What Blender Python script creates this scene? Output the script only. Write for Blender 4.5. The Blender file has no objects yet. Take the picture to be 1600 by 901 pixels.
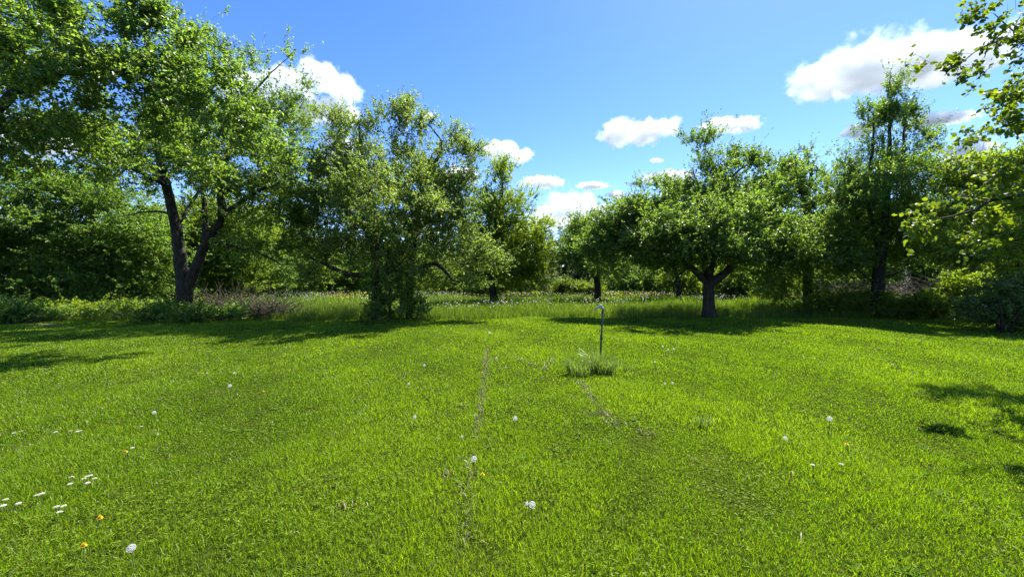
import bpy, math
import numpy as np
from mathutils import Vector

# ---------------------------------------------------------------- camera, world, sun, exposure
S = bpy.context.scene
C = S.collection
CAM_H, HZ, F = 1.6, 440.0, 600.0          # eye height; horizon row and focal length in photo pixels (1600 x 901)
cam = bpy.data.objects.new('camera', bpy.data.cameras.new('camera'))
C.objects.link(cam)
cam.location = (0, 0, CAM_H)
cam.rotation_euler = (math.radians(90), 0, 0)
cam.data.sensor_width = 36.0
cam.data.lens = 36.0 * F / 1600.0
cam.data.shift_y = (HZ - 450.5) / 1600.0
cam.data.clip_start = 0.05
cam.data.clip_end = 30000
S.camera = cam

SUN_EL, SUN_AZ = math.radians(58), math.radians(40)      # azimuth measured from +Y towards +X
world = bpy.data.worlds.new('World'); S.world = world
world.use_nodes = True
wn, wl = world.node_tree.nodes, world.node_tree.links
wn.clear()
sky = wn.new('ShaderNodeTexSky'); sky.sky_type = 'NISHITA'; sky.sun_disc = False
sky.sun_elevation = SUN_EL; sky.sun_rotation = SUN_AZ
sky.air_density = 1.0; sky.dust_density = 0.25; sky.ozone_density = 3.0; sky.altitude = 300
hsv = wn.new('ShaderNodeHueSaturation'); hsv.inputs['Saturation'].default_value = 1.28; hsv.inputs['Hue'].default_value = 0.516
bg = wn.new('ShaderNodeBackground'); bg.inputs['Strength'].default_value = 0.097
wo = wn.new('ShaderNodeOutputWorld')
wl.new(sky.outputs[0], hsv.inputs['Color']); wl.new(hsv.outputs[0], bg.inputs['Color']); wl.new(bg.outputs[0], wo.inputs['Surface'])

sun_dir = Vector((math.sin(SUN_AZ) * math.cos(SUN_EL), math.cos(SUN_AZ) * math.cos(SUN_EL), math.sin(SUN_EL)))
sl = bpy.data.lights.new('sun', 'SUN'); sl.energy = 5.0; sl.angle = math.radians(0.5); sl.color = (1.0, 0.95, 0.86)
so = bpy.data.objects.new('sun', sl); C.objects.link(so)
so.rotation_euler = sun_dir.to_track_quat('Z', 'Y').to_euler()

S.view_settings.view_transform = 'Standard'; S.view_settings.look = 'None'
S.view_settings.exposure = 1.62; S.view_settings.gamma = 1.0
S.render.engine = 'CYCLES'
cy = S.cycles
cy.max_bounces = 12; cy.diffuse_bounces = 6; cy.glossy_bounces = 1; cy.transmission_bounces = 6
cy.transparent_max_bounces = 4; cy.volume_bounces = 12
cy.caustics_reflective = False; cy.caustics_refractive = False
cy.use_adaptive_sampling = True; cy.adaptive_threshold = 0.008
cy.use_denoising = True; cy.denoising_prefilter = 'NONE'; cy.denoising_input_passes = 'RGB_ALBEDO_NORMAL'
cy.sample_clamp_indirect = 3.0
cy.volume_max_steps = 512; cy.volume_step_rate = 0.2

RNG = np.random.default_rng(7)

# ---------------------------------------------------------------- helpers
def W(px, py, D):
    """point seen at photo pixel (px, py) at depth D in front of the camera"""
    return np.array([(px - 800) / F * D, D, CAM_H + (HZ - py) / F * D])

def gz(x, y):
    """gentle unevenness of the ground"""
    x = np.asarray(x, float); y = np.asarray(y, float)
    return (0.018 * np.sin(0.9 * x + 0.4 * y) + 0.014 * np.sin(1.7 * y - 0.8 * x + 1.0) + 0.012 * np.sin(2.9 * x + 1.3 * y + 2.0)
            + 0.03 * np.sin(0.21 * x + 1.0) * np.sin(0.17 * y))

def mesh(name, verts, faces, mat, parent=None, tint=None, smooth=False):
    """faces: list of int arrays (n, k); one mesh object"""
    me = bpy.data.meshes.new(name)
    verts = np.asarray(verts, np.float32)
    me.vertices.add(len(verts)); me.vertices.foreach_set('co', verts.ravel())
    faces = [np.asarray(f, np.int32) for f in (faces if isinstance(faces, list) else [faces]) if len(f)]
    loops = np.concatenate([f.ravel() for f in faces])
    tot = np.concatenate([np.full(len(f), f.shape[1], np.int32) for f in faces])
    start = np.concatenate([[0], np.cumsum(tot)[:-1]]).astype(np.int32)
    me.loops.add(len(loops)); me.loops.foreach_set('vertex_index', loops)
    me.polygons.add(len(tot)); me.polygons.foreach_set('loop_start', start)
    if smooth: me.polygons.foreach_set('use_smooth', np.ones(len(tot), bool))
    if tint is not None:
        a = me.attributes.new('tint', 'FLOAT', 'POINT'); a.data.foreach_set('value', np.asarray(tint, np.float32))
    me.update(calc_edges=True)
    for m in (mat if isinstance(mat, list) else [mat]): me.materials.append(m)
    o = bpy.data.objects.new(name, me); C.objects.link(o)
    if parent: o.parent = parent
    return o

def tag(o, label, cat, group=None, kind=None):
    o['label'] = label; o['category'] = cat
    if group: o['group'] = group
    if kind: o['kind'] = kind
    return o

def thing(name, label, cat, loc, group=None, rz=0):
    o = bpy.data.objects.new(name, None); C.objects.link(o)
    o.empty_display_size = 0.2
    o.location = loc; o.rotation_euler = (0, 0, rz)
    return tag(o, label, cat, group)

def norm(v):
    return v / (np.linalg.norm(v, axis=-1, keepdims=True) + 1e-9)

# ---------------------------------------------------------------- materials
def new_mat(name):
    m = bpy.data.materials.new(name); m.use_nodes = True
    m.node_tree.nodes.clear()
    return m, m.node_tree.nodes, m.node_tree.links

def ramp(n, stops):
    r = n.new('ShaderNodeValToRGB'); e = r.color_ramp.elements
    while len(e) < len(stops): e.new(0.5)
    for el, (p, c) in zip(e, stops): el.position = p; el.color = (*c, 1)
    return r

def leaf_mat(name, dark, mid, light, trans=0.45, rough=0.45, tgain=(1.25, 1.45, 0.5), spec=0.4):
    m, n, l = new_mat(name)
    a = n.new('ShaderNodeAttribute'); a.attribute_name = 'tint'
    r = ramp(n, [(0.0, dark), (0.5, mid), (1.0, light)]); l.new(a.outputs['Fac'], r.inputs[0])
    p = n.new('ShaderNodeBsdfPrincipled'); p.inputs['Roughness'].default_value = rough; p.inputs['Specular IOR Level'].default_value = spec
    l.new(r.outputs[0], p.inputs['Base Color'])
    g = n.new('ShaderNodeMix'); g.data_type = 'RGBA'; g.blend_type = 'MULTIPLY'; g.inputs[0].default_value = 1
    l.new(r.outputs[0], g.inputs[6]); g.inputs[7].default_value = (*tgain, 1)
    t = n.new('ShaderNodeBsdfTranslucent'); l.new(g.outputs[2], t.inputs['Color'])
    mx = n.new('ShaderNodeMixShader'); mx.inputs[0].default_value = trans
    l.new(p.outputs[0], mx.inputs[1]); l.new(t.outputs[0], mx.inputs[2])
    o = n.new('ShaderNodeOutputMaterial'); l.new(mx.outputs[0], o.inputs[0])
    return m

def rough_mat(name, c1, c2, scale, rough=0.9, bump=0.4, dist=0.02, stretch=(1, 1, 1), c3=None):
    m, n, l = new_mat(name)
    tc = n.new('ShaderNodeTexCoord'); mp = n.new('ShaderNodeMapping'); mp.inputs['Scale'].default_value = stretch
    l.new(tc.outputs['Object'], mp.inputs[0])
    nz = n.new('ShaderNodeTexNoise'); nz.inputs['Scale'].default_value = scale; nz.inputs['Detail'].default_value = 6; nz.inputs['Roughness'].default_value = 0.65
    l.new(mp.outputs[0], nz.inputs['Vector'])
    st = [(0.3, c1), (0.7, c2)] if c3 is None else [(0.3, c1), (0.55, c2), (0.7, c3)]
    r = ramp(n, st); l.new(nz.outputs[0], r.inputs[0])
    p = n.new('ShaderNodeBsdfPrincipled'); p.inputs['Roughness'].default_value = rough; p.inputs['Specular IOR Level'].default_value = 0.2
    l.new(r.outputs[0], p.inputs['Base Color'])
    b = n.new('ShaderNodeBump'); b.inputs['Strength'].default_value = bump; b.inputs['Distance'].default_value = dist
    l.new(nz.outputs[0], b.inputs['Height']); l.new(b.outputs[0], p.inputs['Normal'])
    o = n.new('ShaderNodeOutputMaterial'); l.new(p.outputs[0], o.inputs[0])
    return m

def plain_mat(name, c, rough=0.6, metal=0.0, trans=0.0):
    m, n, l = new_mat(name)
    tc = n.new('ShaderNodeTexCoord')
    nz = n.new('ShaderNodeTexNoise'); nz.inputs['Scale'].default_value = 60; nz.inputs['Detail'].default_value = 3
    l.new(tc.outputs['Object'], nz.inputs['Vector'])
    r = ramp(n, [(0.3, tuple(x * 0.8 for x in c)), (0.7, tuple(min(1, x * 1.1) for x in c))]); l.new(nz.outputs[0], r.inputs[0])
    p = n.new('ShaderNodeBsdfPrincipled'); p.inputs['Roughness'].default_value = rough; p.inputs['Metallic'].default_value = metal
    l.new(r.outputs[0], p.inputs['Base Color'])
    out = p.outputs[0]
    if trans:
        t = n.new('ShaderNodeBsdfTranslucent'); l.new(r.outputs[0], t.inputs['Color'])
        mx = n.new('ShaderNodeMixShader'); mx.inputs[0].default_value = trans
        l.new(out, mx.inputs[1]); l.new(t.outputs[0], mx.inputs[2]); out = mx.outputs[0]
    o = n.new('ShaderNodeOutputMaterial'); l.new(out, o.inputs[0])
    return m

M = {}
M['lawn'] = leaf_mat('lawn_blades', (0.068, 0.125, 0.006), (0.145, 0.236, 0.010), (0.24, 0.315, 0.020), trans=0.54, rough=0.42, tgain=(1.5, 1.58, 0.33), spec=0.35)
M['meadow'] = leaf_mat('meadow_blades', (0.06, 0.105, 0.015), (0.13, 0.20, 0.024), (0.25, 0.31, 0.07), trans=0.5, rough=0.5, tgain=(1.5, 1.55, 0.5))
M['tuft'] = leaf_mat('tuft_blades', (0.06, 0.11, 0.016), (0.12, 0.19, 0.036), (0.30, 0.36, 0.16), trans=0.42, rough=0.35, tgain=(1.45, 1.5, 0.5), spec=0.6)
M['straw'] = leaf_mat('straw_blades', (0.13, 0.12, 0.05), (0.22, 0.20, 0.10), (0.33, 0.31, 0.19), trans=0.3, tgain=(1, 1, 0.8))
M['clover'] = leaf_mat('clover_leaves', (0.07, 0.125, 0.006), (0.125, 0.20, 0.008), (0.18, 0.25, 0.012), trans=0.45, rough=.6, tgain=(1.5, 1.5, 0.3), spec=0.15)
M['leaf_apple'] = leaf_mat('apple_leaves', (0.050, 0.085, 0.016), (0.108, 0.170, 0.034), (0.19, 0.255, 0.06), trans=0.54, rough=0.4, spec=0.5, tgain=(2.0, 2.15, 0.7))
M['leaf_bloom'] = leaf_mat('faded_blossom_leaves', (0.055, 0.088, 0.019), (0.118, 0.172, 0.040), (0.28, 0.30, 0.14), trans=0.54, tgain=(2.0, 2.15, 0.75))
M['leaf_dark'] = leaf_mat('pear_leaves', (0.050, 0.088, 0.017), (0.102, 0.165, 0.032), (0.18, 0.25, 0.055), trans=0.54, rough=0.36, spec=0.5, tgain=(2.0, 2.15, 0.7))
M['leaf_lime'] = leaf_mat('young_round_leaves', (0.050, 0.085, 0.010), (0.105, 0.155, 0.016), (0.20, 0.25, 0.028), trans=0.52, tgain=(1.8, 1.85, 0.35))
M['leaf_hedge'] = leaf_mat('hedge_leaves', (0.054, 0.098, 0.017), (0.108, 0.176, 0.034), (0.18, 0.25, 0.055), trans=0.54, tgain=(2.0, 2.15, 0.7))
M['leaf_bright'] = leaf_mat('light_shrub_leaves', (0.075, 0.12, 0.018), (0.14, 0.195, 0.028), (0.22, 0.27, 0.05), trans=0.58, tgain=(2.1, 2.2, 0.5))
M['leaf_grey'] = leaf_mat('grey_green_leaves', (0.06, 0.095, 0.020), (0.115, 0.17, 0.038), (0.25, 0.29, 0.12), trans=0.42, rough=0.5, spec=0.3, tgain=(1.7, 1.9, .5))
M['needle'] = leaf_mat('spruce_needles', (0.012, 0.026, 0.012), (0.022, 0.044, 0.018), (0.045, 0.07, 0.026), trans=0.1, rough=0.6)
M['bark'] = rough_mat('grey_bark', (0.014, 0.012, 0.010), (0.040, 0.035, 0.028), 9, stretch=(1, 1, 0.3), c3=(0.065, 0.068, 0.045), bump=0.9, dist=0.04)
M['twig'] = rough_mat('dead_twigs', (0.042, 0.036, 0.025), (0.115, 0.10, 0.072), 5, bump=0.1)
M['soil'] = rough_mat('bare_soil', (0.10, 0.08, 0.045), (0.25, 0.20, 0.12), 30, bump=0.9, dist=0.03)
M['pipe'] = rough_mat('galvanised_pipe', (0.022, 0.028, 0.026), (0.06, 0.068, 0.064), 25, rough=0.5, bump=0.05)
M['tap'] = plain_mat('pale_tap_metal', (0.33, 0.34, 0.33), rough=0.35, metal=0.3)
M['seed'] = plain_mat('dandelion_seeds', (0.70, 0.70, 0.67), rough=0.8, trans=0.45)
M['seedcore'] = plain_mat('seed_core', (0.25, 0.21, 0.13), rough=0.8)
M['petal_yellow'] = plain_mat('yellow_petals', (0.72, 0.52, 0.01), rough=0.6, trans=0.3)
M['petal_white'] = plain_mat('white_petals', (0.5, 0.5, 0.49), rough=0.6, trans=0.3)
M['stem'] = plain_mat('flower_stems', (0.14, 0.19, 0.06), rough=0.5, trans=0.2)
M['dandelion_leaf'] = plain_mat('rosette_leaves', (0.06, 0.13, 0.015), rough=0.45, trans=0.3)

def ground_mat():
    m, n, l = new_mat('shaded_soil_and_thatch')
    tc = n.new('ShaderNodeTexCoord')
    a = n.new('ShaderNodeTexNoise'); a.inputs['Scale'].default_value = 0.9; a.inputs['Detail'].default_value = 7; a.inputs['Roughness'].default_value = 0.7
    b = n.new('ShaderNodeTexNoise'); b.inputs['Scale'].default_value = 28; b.inputs['Detail'].default_value = 5
    l.new(tc.outputs['Object'], a.inputs['Vector']); l.new(tc.outputs['Object'], b.inputs['Vector'])
    r1 = ramp(n, [(0.35, (0.030, 0.050, 0.006)), (0.62, (0.055, 0.075, 0.010)), (0.78, (0.10, 0.085, 0.03))]); l.new(a.outputs[0], r1.inputs[0])  # soil and thatch tones, darkened to put shade between the grass blades
    r2 = ramp(n, [(0.35, (0.35, 0.35, 0.35)), (0.65, (1.1, 1.1, 1.1))]); l.new(b.outputs[0], r2.inputs[0])
    g = n.new('ShaderNodeMix'); g.data_type = 'RGBA'; g.blend_type = 'MULTIPLY'; g.inputs[0].default_value = 1
    l.new(r1.outputs[0], g.inputs[6]); l.new(r2.outputs[0], g.inputs[7])
    p = n.new('ShaderNodeBsdfDiffuse'); l.new(g.outputs[2], p.inputs['Color'])
    bp = n.new('ShaderNodeBump'); bp.inputs['Strength'].default_value = 1.0; bp.inputs['Distance'].default_value = 0.05
    l.new(b.outputs[0], bp.inputs['Height']); l.new(bp.outputs[0], p.inputs['Normal'])
    o = n.new('ShaderNodeOutputMaterial'); l.new(p.outputs[0], o.inputs[0])
    return m
M['ground'] = ground_mat()

# ---------------------------------------------------------------- ground
def build_ground():
    xs = np.unique(np.concatenate([np.linspace(-2500, -60, 14), np.arange(-60, 60.1, 0.5), np.linspace(60, 2500, 14)]))
    ys = np.unique(np.concatenate([np.linspace(-400, -6, 6), np.arange(-6, 60.1, 0.5), np.linspace(60, 4000, 14)]))
    X, Y = np.meshgrid(xs, ys)
    Z = gz(X, Y)
    v = np.stack([X, Y, Z], -1).reshape(-1, 3)
    nx, ny = len(xs), len(ys)
    i = (np.arange(ny - 1)[:, None] * nx + np.arange(nx - 1)[None]).ravel()
    o = mesh('ground', v, np.stack([i, i + 1, i + nx + 1, i + nx], -1), M['ground'], smooth=True)
    o['kind'] = 'structure'; o['label'] = 'ground sheet under the lawn and meadow'
build_ground()

# ---------------------------------------------------------------- blades
def blades(pos, h, w, lean, rng, up=None):
    """pos (n,3); 5 vertices and 3 triangles a blade, bending over by lean (fraction of h)"""
    n = len(pos)
    yaw = rng.uniform(0, 2 * np.pi, n); la = rng.uniform(0, 2 * np.pi, n) if up is None else up
    side = np.stack([np.cos(yaw), np.sin(yaw), np.zeros(n)], -1) * (w / 2)[:, None]
    ld = np.stack([np.cos(la), np.sin(la), np.zeros(n)], -1) * (lean * h)[:, None]
    z = np.zeros((n, 3)); z[:, 2] = h
    b0, b1 = pos - side, pos + side
    mid = pos + z * 0.55 + ld * 0.32
    m0, m1 = mid - side * 0.8, mid + side * 0.8
    tip = pos + z * np.sqrt(np.clip(1 - 0.45 * lean ** 2, 0.15, 1))[:, None] + ld
    v = np.stack([b0, b1, m0, m1, tip], 1).reshape(-1, 3)
    k = np.arange(n)[:, None] * 5
    f = np.concatenate([k + [0, 1, 3], k + [0, 3, 2], k + [2, 3, 4]])
    return v, f

def vnoise(x, y, s, seed=0):
    """cheap smooth noise 0..1 for clumping"""
    a = np.zeros_like(x)
    r = np.random.default_rng(seed)
    for i in range(7):
        t = r.uniform(0, 2 * np.pi); k = s * r.uniform(0.6, 1.9)
        a += np.sin(k * (x * np.cos(t) + y * np.sin(t)) + r.uniform(0, 6.28))
    return np.clip(0.5 + a / 7.0, 0, 1)

def gpix(px, py, z=0.0):
    """ground (or height z) point at a photo pixel below the horizon"""
    D = (CAM_H - z) * F / (py - HZ)
    return np.array([(px - 800) / F * D, D])

STRIPS = [([(762, 545), (757, 600), (750, 650), (744, 695)], 0.035), ([(902, 597), (922, 622), (945, 650), (965, 680)], 0.045),
          ([(800, 560), (850, 580), (870, 560)], 0.05), ([(735, 720), (730, 780), (725, 860)], 0.05)]
STRIPS_W = [(np.array([gpix(*p) for p in s]), w) for s, w in STRIPS]
PATCHES = [(gpix(935, 652), 0.17, 0.09), (gpix(962, 666), 0.09, 0.06), (gpix(915, 606), 0.06, 0.13), (gpix(722, 640), 0.08, 0.06), (gpix(700, 748), 0.06, 0.05),
           (gpix(540, 800), 0.10, 0.03), (gpix(1010, 682), 0.10, 0.05)]

def strip_dist(x, y):
    d = np.full(len(x), 9.0)
    for s, w in STRIPS_W:
        for a, b in zip(s[:-1], s[1:]):
            ab = b - a; t = np.clip(((x - a[0]) * ab[0] + (y - a[1]) * ab[1]) / (ab @ ab), 0, 1)
            d = np.minimum(d, np.hypot(x - a[0] - t * ab[0], y - a[1] - t * ab[1]) / w)
    return d

def mow_edge(x):
    """depth at which the mown lawn gives way to the tall meadow"""
    return 16.9 - 0.9 * np.exp(-((x + 6) / 4.0) ** 2) + 0.25 * np.sin(x * 0.9) + 0.12 * np.sin(x * 2.3) - 0.8 * np.exp(-((x + 17) / 4) ** 2)

def scatter(d0, d1, dens, rng, margin=1.2, slope=1.34):
    n = int((d1 - d0) * (slope * (d0 + d1) + 2 * margin) * dens * 1.0)
    hw = slope * d1 + margin
    y = rng.uniform(d0, d1, int((d1 - d0) * 2 * hw * dens)); x = rng.uniform(-hw, hw, len(y))
    k = np.abs(x) < slope * y + margin
    return x[k], y[k]

def build_lawn():
    rng = np.random.default_rng(11)
    V, Fc, T, base = [], [], [], 0
    for d0, d1, dens, wd in [(1.2, 2.6, 11000, .0037), (2.6, 4.0, 9000, .0043), (4.0, 6.0, 5600, .0057), (6.0, 9.0, 2800, .0085), (9.0, 13.0, 1600, .0120), (13.0, 17.4, 1000, .016)]:
        x, y = scatter(d0, d1, dens, rng)
        keep = y < mow_edge(x) + 0.15
        sd = strip_dist(x, y)
        keep &= ~((sd < 1) & (rng.random(len(x)) < 0.6) & (vnoise(x, y, 9.0, 41) > 0.42))
        for c, rx, ry in PATCHES:
            q = ((x - c[0]) / rx) ** 2 + ((y - c[1]) / ry) ** 2
            keep &= ~((q < 1.0 + 0.6 * rng.random(len(x)) - 0.3) & (rng.random(len(x)) < 0.88))
        n1 = vnoise(x, y, 2.2, 3); n2 = vnoise(x, y, 7.0, 4); n3 = vnoise(x, y, 0.5, 5)
        keep &= rng.random(len(x)) < 0.55 + 0.6 * n2
        x, y, n1, n2, n3 = x[keep], y[keep], n1[keep], n2[keep], n3[keep]
        n = len(x)
        h = (0.022 + 0.026 * n1 + 0.017 * n2) * rng.uniform(0.55, 1.25, n)
        tall = rng.random(n) < 0.006 + 0.025 * (n1 > 0.66); h[tall] *= rng.uniform(1.3, 1.9, tall.sum())
        w = wd * rng.uniform(0.6, 1.35, n)
        lean = rng.uniform(0.1, 1.0, n)
        v, f = blades(np.stack([x, y, gz(x, y) - 0.004], -1), h, w, lean, rng)
        t = np.clip(0.20 + 0.30 * n1 + 0.22 * n3 + rng.normal(0, 0.24, n), 0, 1)
        V.append(v); Fc.append(f + base); T.append(np.repeat(t, 5)); base += len(v)
    print('lawn blades', base // 5)
    o = mesh('lawn_grass', np.concatenate(V), np.concatenate(Fc), M['lawn'], tint=np.concatenate(T))
    tag(o, 'short sunlit mown lawn grass covering the whole near ground', 'lawn', kind='stuff')
    # dry stalks
    V, Fc, T, base = [], [], [], 0
    pts = []
    for s, w in STRIPS_W:
        for a, b in zip(s[:-1], s[1:]):
            m = int(110 * np.linalg.norm(b - a))
            t = rng.random(m)[:, None]
            pts.append(a + (b - a) * t + rng.normal(0, w * 0.8, (m, 2)))
    for c, rx, ry in PATCHES:
        m = int(18 + 700 * rx * ry)
        pts.append(c + rng.normal(0, 0.6, (m, 2)) * [rx, ry])
    x, y = scatter(1.2, 16, 13, rng); pts.append(np.stack([x, y], -1))
    p = np.concatenate(pts); n = len(p)
    h = rng.uniform(0.025, 0.08, n)
    v, f = blades(np.stack([p[:, 0], p[:, 1], gz(p[:, 0], p[:, 1]) + 0.004], -1), h, rng.uniform(0.003, 0.007, n), rng.uniform(0.5, 1.5, n), rng)
    o = mesh('dry_grass', v, f, M['straw'], tint=np.repeat(rng.random(n), 5))
    tag(o, 'scattered pale dry grass stalks in thin worn strips of the lawn', 'dry grass', kind='stuff')

def disc_leaves(pos, r, tilt, rng, k=5):
    n = len(pos)
    az = rng.uniform(0, 2 * np.pi, n)
    nrm = norm(np.stack([np.cos(az) * tilt, np.sin(az) * tilt, np.ones(n)], -1))
    u = norm(np.cross(nrm, np.tile([0.3, 0.9, 0.1], (n, 1)))); w = np.cross(nrm, u)
    a = rng.uniform(0, 6.28, n)[:, None] + np.arange(k)[None] * 2 * np.pi / k
    v = pos[:, None] + r[:, None, None] * (np.cos(a)[..., None] * u[:, None] + np.sin(a)[..., None] * w[:, None])
    return v.reshape(-1, 3), np.arange(n * k).reshape(n, k)

def build_clover():
    rng = np.random.default_rng(21)
    P, R = [], []
    for d0, d1, dens in [(1.2, 3.2, 520), (3.2, 6, 230), (6, 11, 60)]:
        x, y = scatter(d0, d1, dens, rng)
        k = rng.random(len(x)) < np.clip((vnoise(x, y, 2.6, 9) - 0.45) * 4, 0.06, 1)
        x, y = x[k], y[k]
        hh = rng.uniform(0.03, 0.085, len(x)); a0 = rng.uniform(0, 6.28, len(x)); r = rng.uniform(0.003, 0.0072, len(x))
        for j in range(3):
            a = a0 + j * 2.094
            P.append(np.stack([x + np.cos(a) * r * 1.05, y + np.sin(a) * r * 1.05, gz(x, y) + hh + rng.normal(0, .002, len(x))], -1)); R.append(r)
    P = np.concatenate(P); R = np.concatenate(R)
    v, f = disc_leaves(P, R, rng.uniform(0, 0.6, len(P)), rng)
    o = mesh('clover_leaves', v, f, M['clover'], tint=np.repeat(rng.random(len(P)), 5))
    tag(o, 'small round clover leaves growing through the lawn', 'clover', kind='stuff')

def build_meadow():
    rng = np.random.default_rng(31)
    V, Fc, T, base = [], [], [], 0
    for d0, d1, dens, wd in [(15.2, 19, 420, .014), (19, 26, 190, .020), (26, 36, 90, .028), (36, 50, 45, .045)]:
        x, y = scatter(d0, d1, dens, rng)
        k = (y > mow_edge(x) - 0.1 + rng.normal(0, .08, len(x))) & (x > -24) & (x < 27)
        x, y = x[k], y[k]
        n1 = vnoise(x, y, 1.1, 13); n2 = vnoise(x, y, 4.0, 14)
        k = rng.random(len(x)) < 0.5 + 0.7 * n2; x, y, n1, n2 = x[k], y[k], n1[k], n2[k]
        n = len(x)
        edge = np.clip((y - mow_edge(x)) / 2.5, 0, 1)
        h = (0.20 + 0.18 * edge + 0.26 * n1) * rng.uniform(0.55, 1.25, n)
        v, f = blades(np.stack([x, y, gz(x, y) - 0.01], -1), h, wd * rng.uniform(0.5, 1.3, n), rng.uniform(0.1, 0.7, n), rng)
        T.append(np.repeat(np.clip(0.1 + 0.4 * n1 + rng.normal(0, .25, n), 0, 1), 5)); V.append(v); Fc.append(f + base); base += len(v)
    print('meadow blades', base // 5)
    o = mesh('meadow_grass', np.concatenate(V), np.concatenate(Fc), M['meadow'], tint=np.concatenate(T))
    tag(o, 'tall unmown meadow grass beyond the lawn under the fruit trees', 'meadow', kind='stuff')
    # yellow buttercups, mostly a band far back and around the trunks
    x, y = scatter(17.5, 44, 8, rng); k = (x > -24) & (x < 27) & (vnoise(x, y, 0.45, 17) > 0.53) & (rng.random(len(x)) < np.clip((y - 17) / 14, 0.08, 1))
    x, y = x[k], y[k]
    n = len(x); P = np.stack([x, y, gz(x, y) + rng.uniform(0.48, 0.78, n)], -1)
    v, f = disc_leaves(P, rng.uniform(0.018, 0.030, n) * (0.7 + y / 45), rng.uniform(0, 0.8, n), rng)
    o = mesh('buttercup_flowers', v, f, plain_mat('buttercup_petals', (0.62, 0.56, 0.03), rough=0.6, trans=0.3)); tag(o, 'yellow buttercup heads dotted through the tall meadow', 'wildflowers', kind='stuff')
    # white seed heads too small and many to count
    x, y = scatter(19.5, 44, 4, rng); k = (x > -24) & (x < 27) & (vnoise(x, y, 0.7, 19) > 0.50); x, y = x[k], y[k]
    n = len(x); P = np.stack([x, y, gz(x, y) + rng.uniform(0.5, 0.78, n)], -1)
    r = rng.uniform(0.018, 0.030, n) * (0.75 + y / 60)
    o8 = np.array([[1, 0, 0], [-1, 0, 0], [0, 1, 0], [0, -1, 0], [0, 0, 1], [0, 0, -1]], float)
    v = (P[:, None] + o8[None] * r[:, None, None]).reshape(-1, 3)
    f8 = np.array([[0, 2, 4], [2, 1, 4], [1, 3, 4], [3, 0, 4], [2, 0, 5], [1, 2, 5], [3, 1, 5], [0, 3, 5]])
    o = mesh('meadow_seed_heads', v, (np.arange(n)[:, None, None] * 6 + f8[None]).reshape(-1, 3), M['seed'])
    tag(o, 'countless far white dandelion clocks in the tall meadow', 'wildflowers', kind='stuff')

def soil_patch(cx, cy, rx, ry, seed, name='bare_soil'):
    rng = np.random.default_rng(seed); k = 40
    a = np.arange(k) * 2 * np.pi / k
    rr = 1 + 0.22 * np.sin(3 * a + rng.uniform(0, 6)) + 0.15 * np.sin(7 * a + rng.uniform(0, 6)) + rng.normal(0, .06, k)
    rings = [np.zeros((1, 2))] + [np.stack([np.cos(a) * rr * s * rx, np.sin(a) * rr * s * ry], -1) for s in (0.5, 1.0)]
    xy = np.concatenate(rings) + [cx, cy]
    z = gz(xy[:, 0], xy[:, 1]) + np.concatenate([[0.016], np.full(k, 0.014), np.full(k, 0.004)])
    i = np.arange(k); j = (i + 1) % k
    o = mesh(name, np.column_stack([xy, z]), [np.stack([np.zeros(k, int), 1 + i, 1 + j], -1), np.stack([1 + i, 1 + k + i, 1 + k + j, 1 + j], -1)], M['soil'], smooth=True)
    o['kind'] = 'structure'; o['label'] = 'bare patch of dry brown soil showing in the grass'

build_lawn(); build_clover(); build_meadow()  # turf and ground cover
g = gpix(112, 495); soil_patch(g[0], g[1], 1.5, 0.8, 80)
g = gpix(60, 508); soil_patch(g[0], g[1], 0.9, 0.3, 81)

# ---------------------------------------------------------------- trees and shrubs
def tubes(edges):
    """edges: list of arrays p0,p1,d0,d1,r0,r1 -> verts, quad faces; sides by thickness"""
    P0, P1, D0, D1, R0, R1 = edges
    V, Q, base = [], [], 0
    for lo, hi, k in [(0.05, 9, 10), (0.014, 0.05, 5), (0, 0.014, 3)]:
        s = (R0 >= lo) & (R0 < hi)
        if not s.any(): continue
        a = np.arange(k) * 2 * np.pi / k
        def ring(P, D, R):
            u = norm(np.cross(D, np.tile([0.37, 0.21, 0.905], (len(D), 1)))); w = np.cross(D, u)
            return P[:, None] + R[:, None, None] * (np.cos(a)[None, :, None] * u[:, None] + np.sin(a)[None, :, None] * w[:, None])
        n = s.sum()
        v = np.concatenate([ring(P0[s], D0[s], R0[s]), ring(P1[s], D1[s], R1[s])], 1).reshape(-1, 3)
        i = np.arange(k); j = (i + 1) % k
        q = np.stack([i, j, j + k, i + k], -1)
        Q.append((np.arange(n)[:, None, None] * 2 * k + q[None]).reshape(-1, 4) + base); V.append(v); base += len(v)
    return np.concatenate(V), np.concatenate(Q)

def smooth_line(pts, step=0.22):
    """Catmull-Rom through pts (n,4: xyz r)"""
    p = np.vstack([2 * pts[0] - pts[1], pts, 2 * pts[-1] - pts[-2]])
    out = []
    for i in range(1, len(p) - 2):
        m = max(2, int(np.linalg.norm(p[i + 1, :3] - p[i, :3]) / step))
        t = np.linspace(0, 1, m, endpoint=False)[:, None]
        a, b, c, d = p[i - 1], p[i], p[i + 1], p[i + 2]
        out.append(0.5 * (2 * b + (c - a) * t + (2 * a - 5 * b + 4 * c - d) * t ** 2 + (3 * b - a - 3 * c + d) * t ** 3))
    return np.vstack(out + [pts[-1:]])

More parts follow.
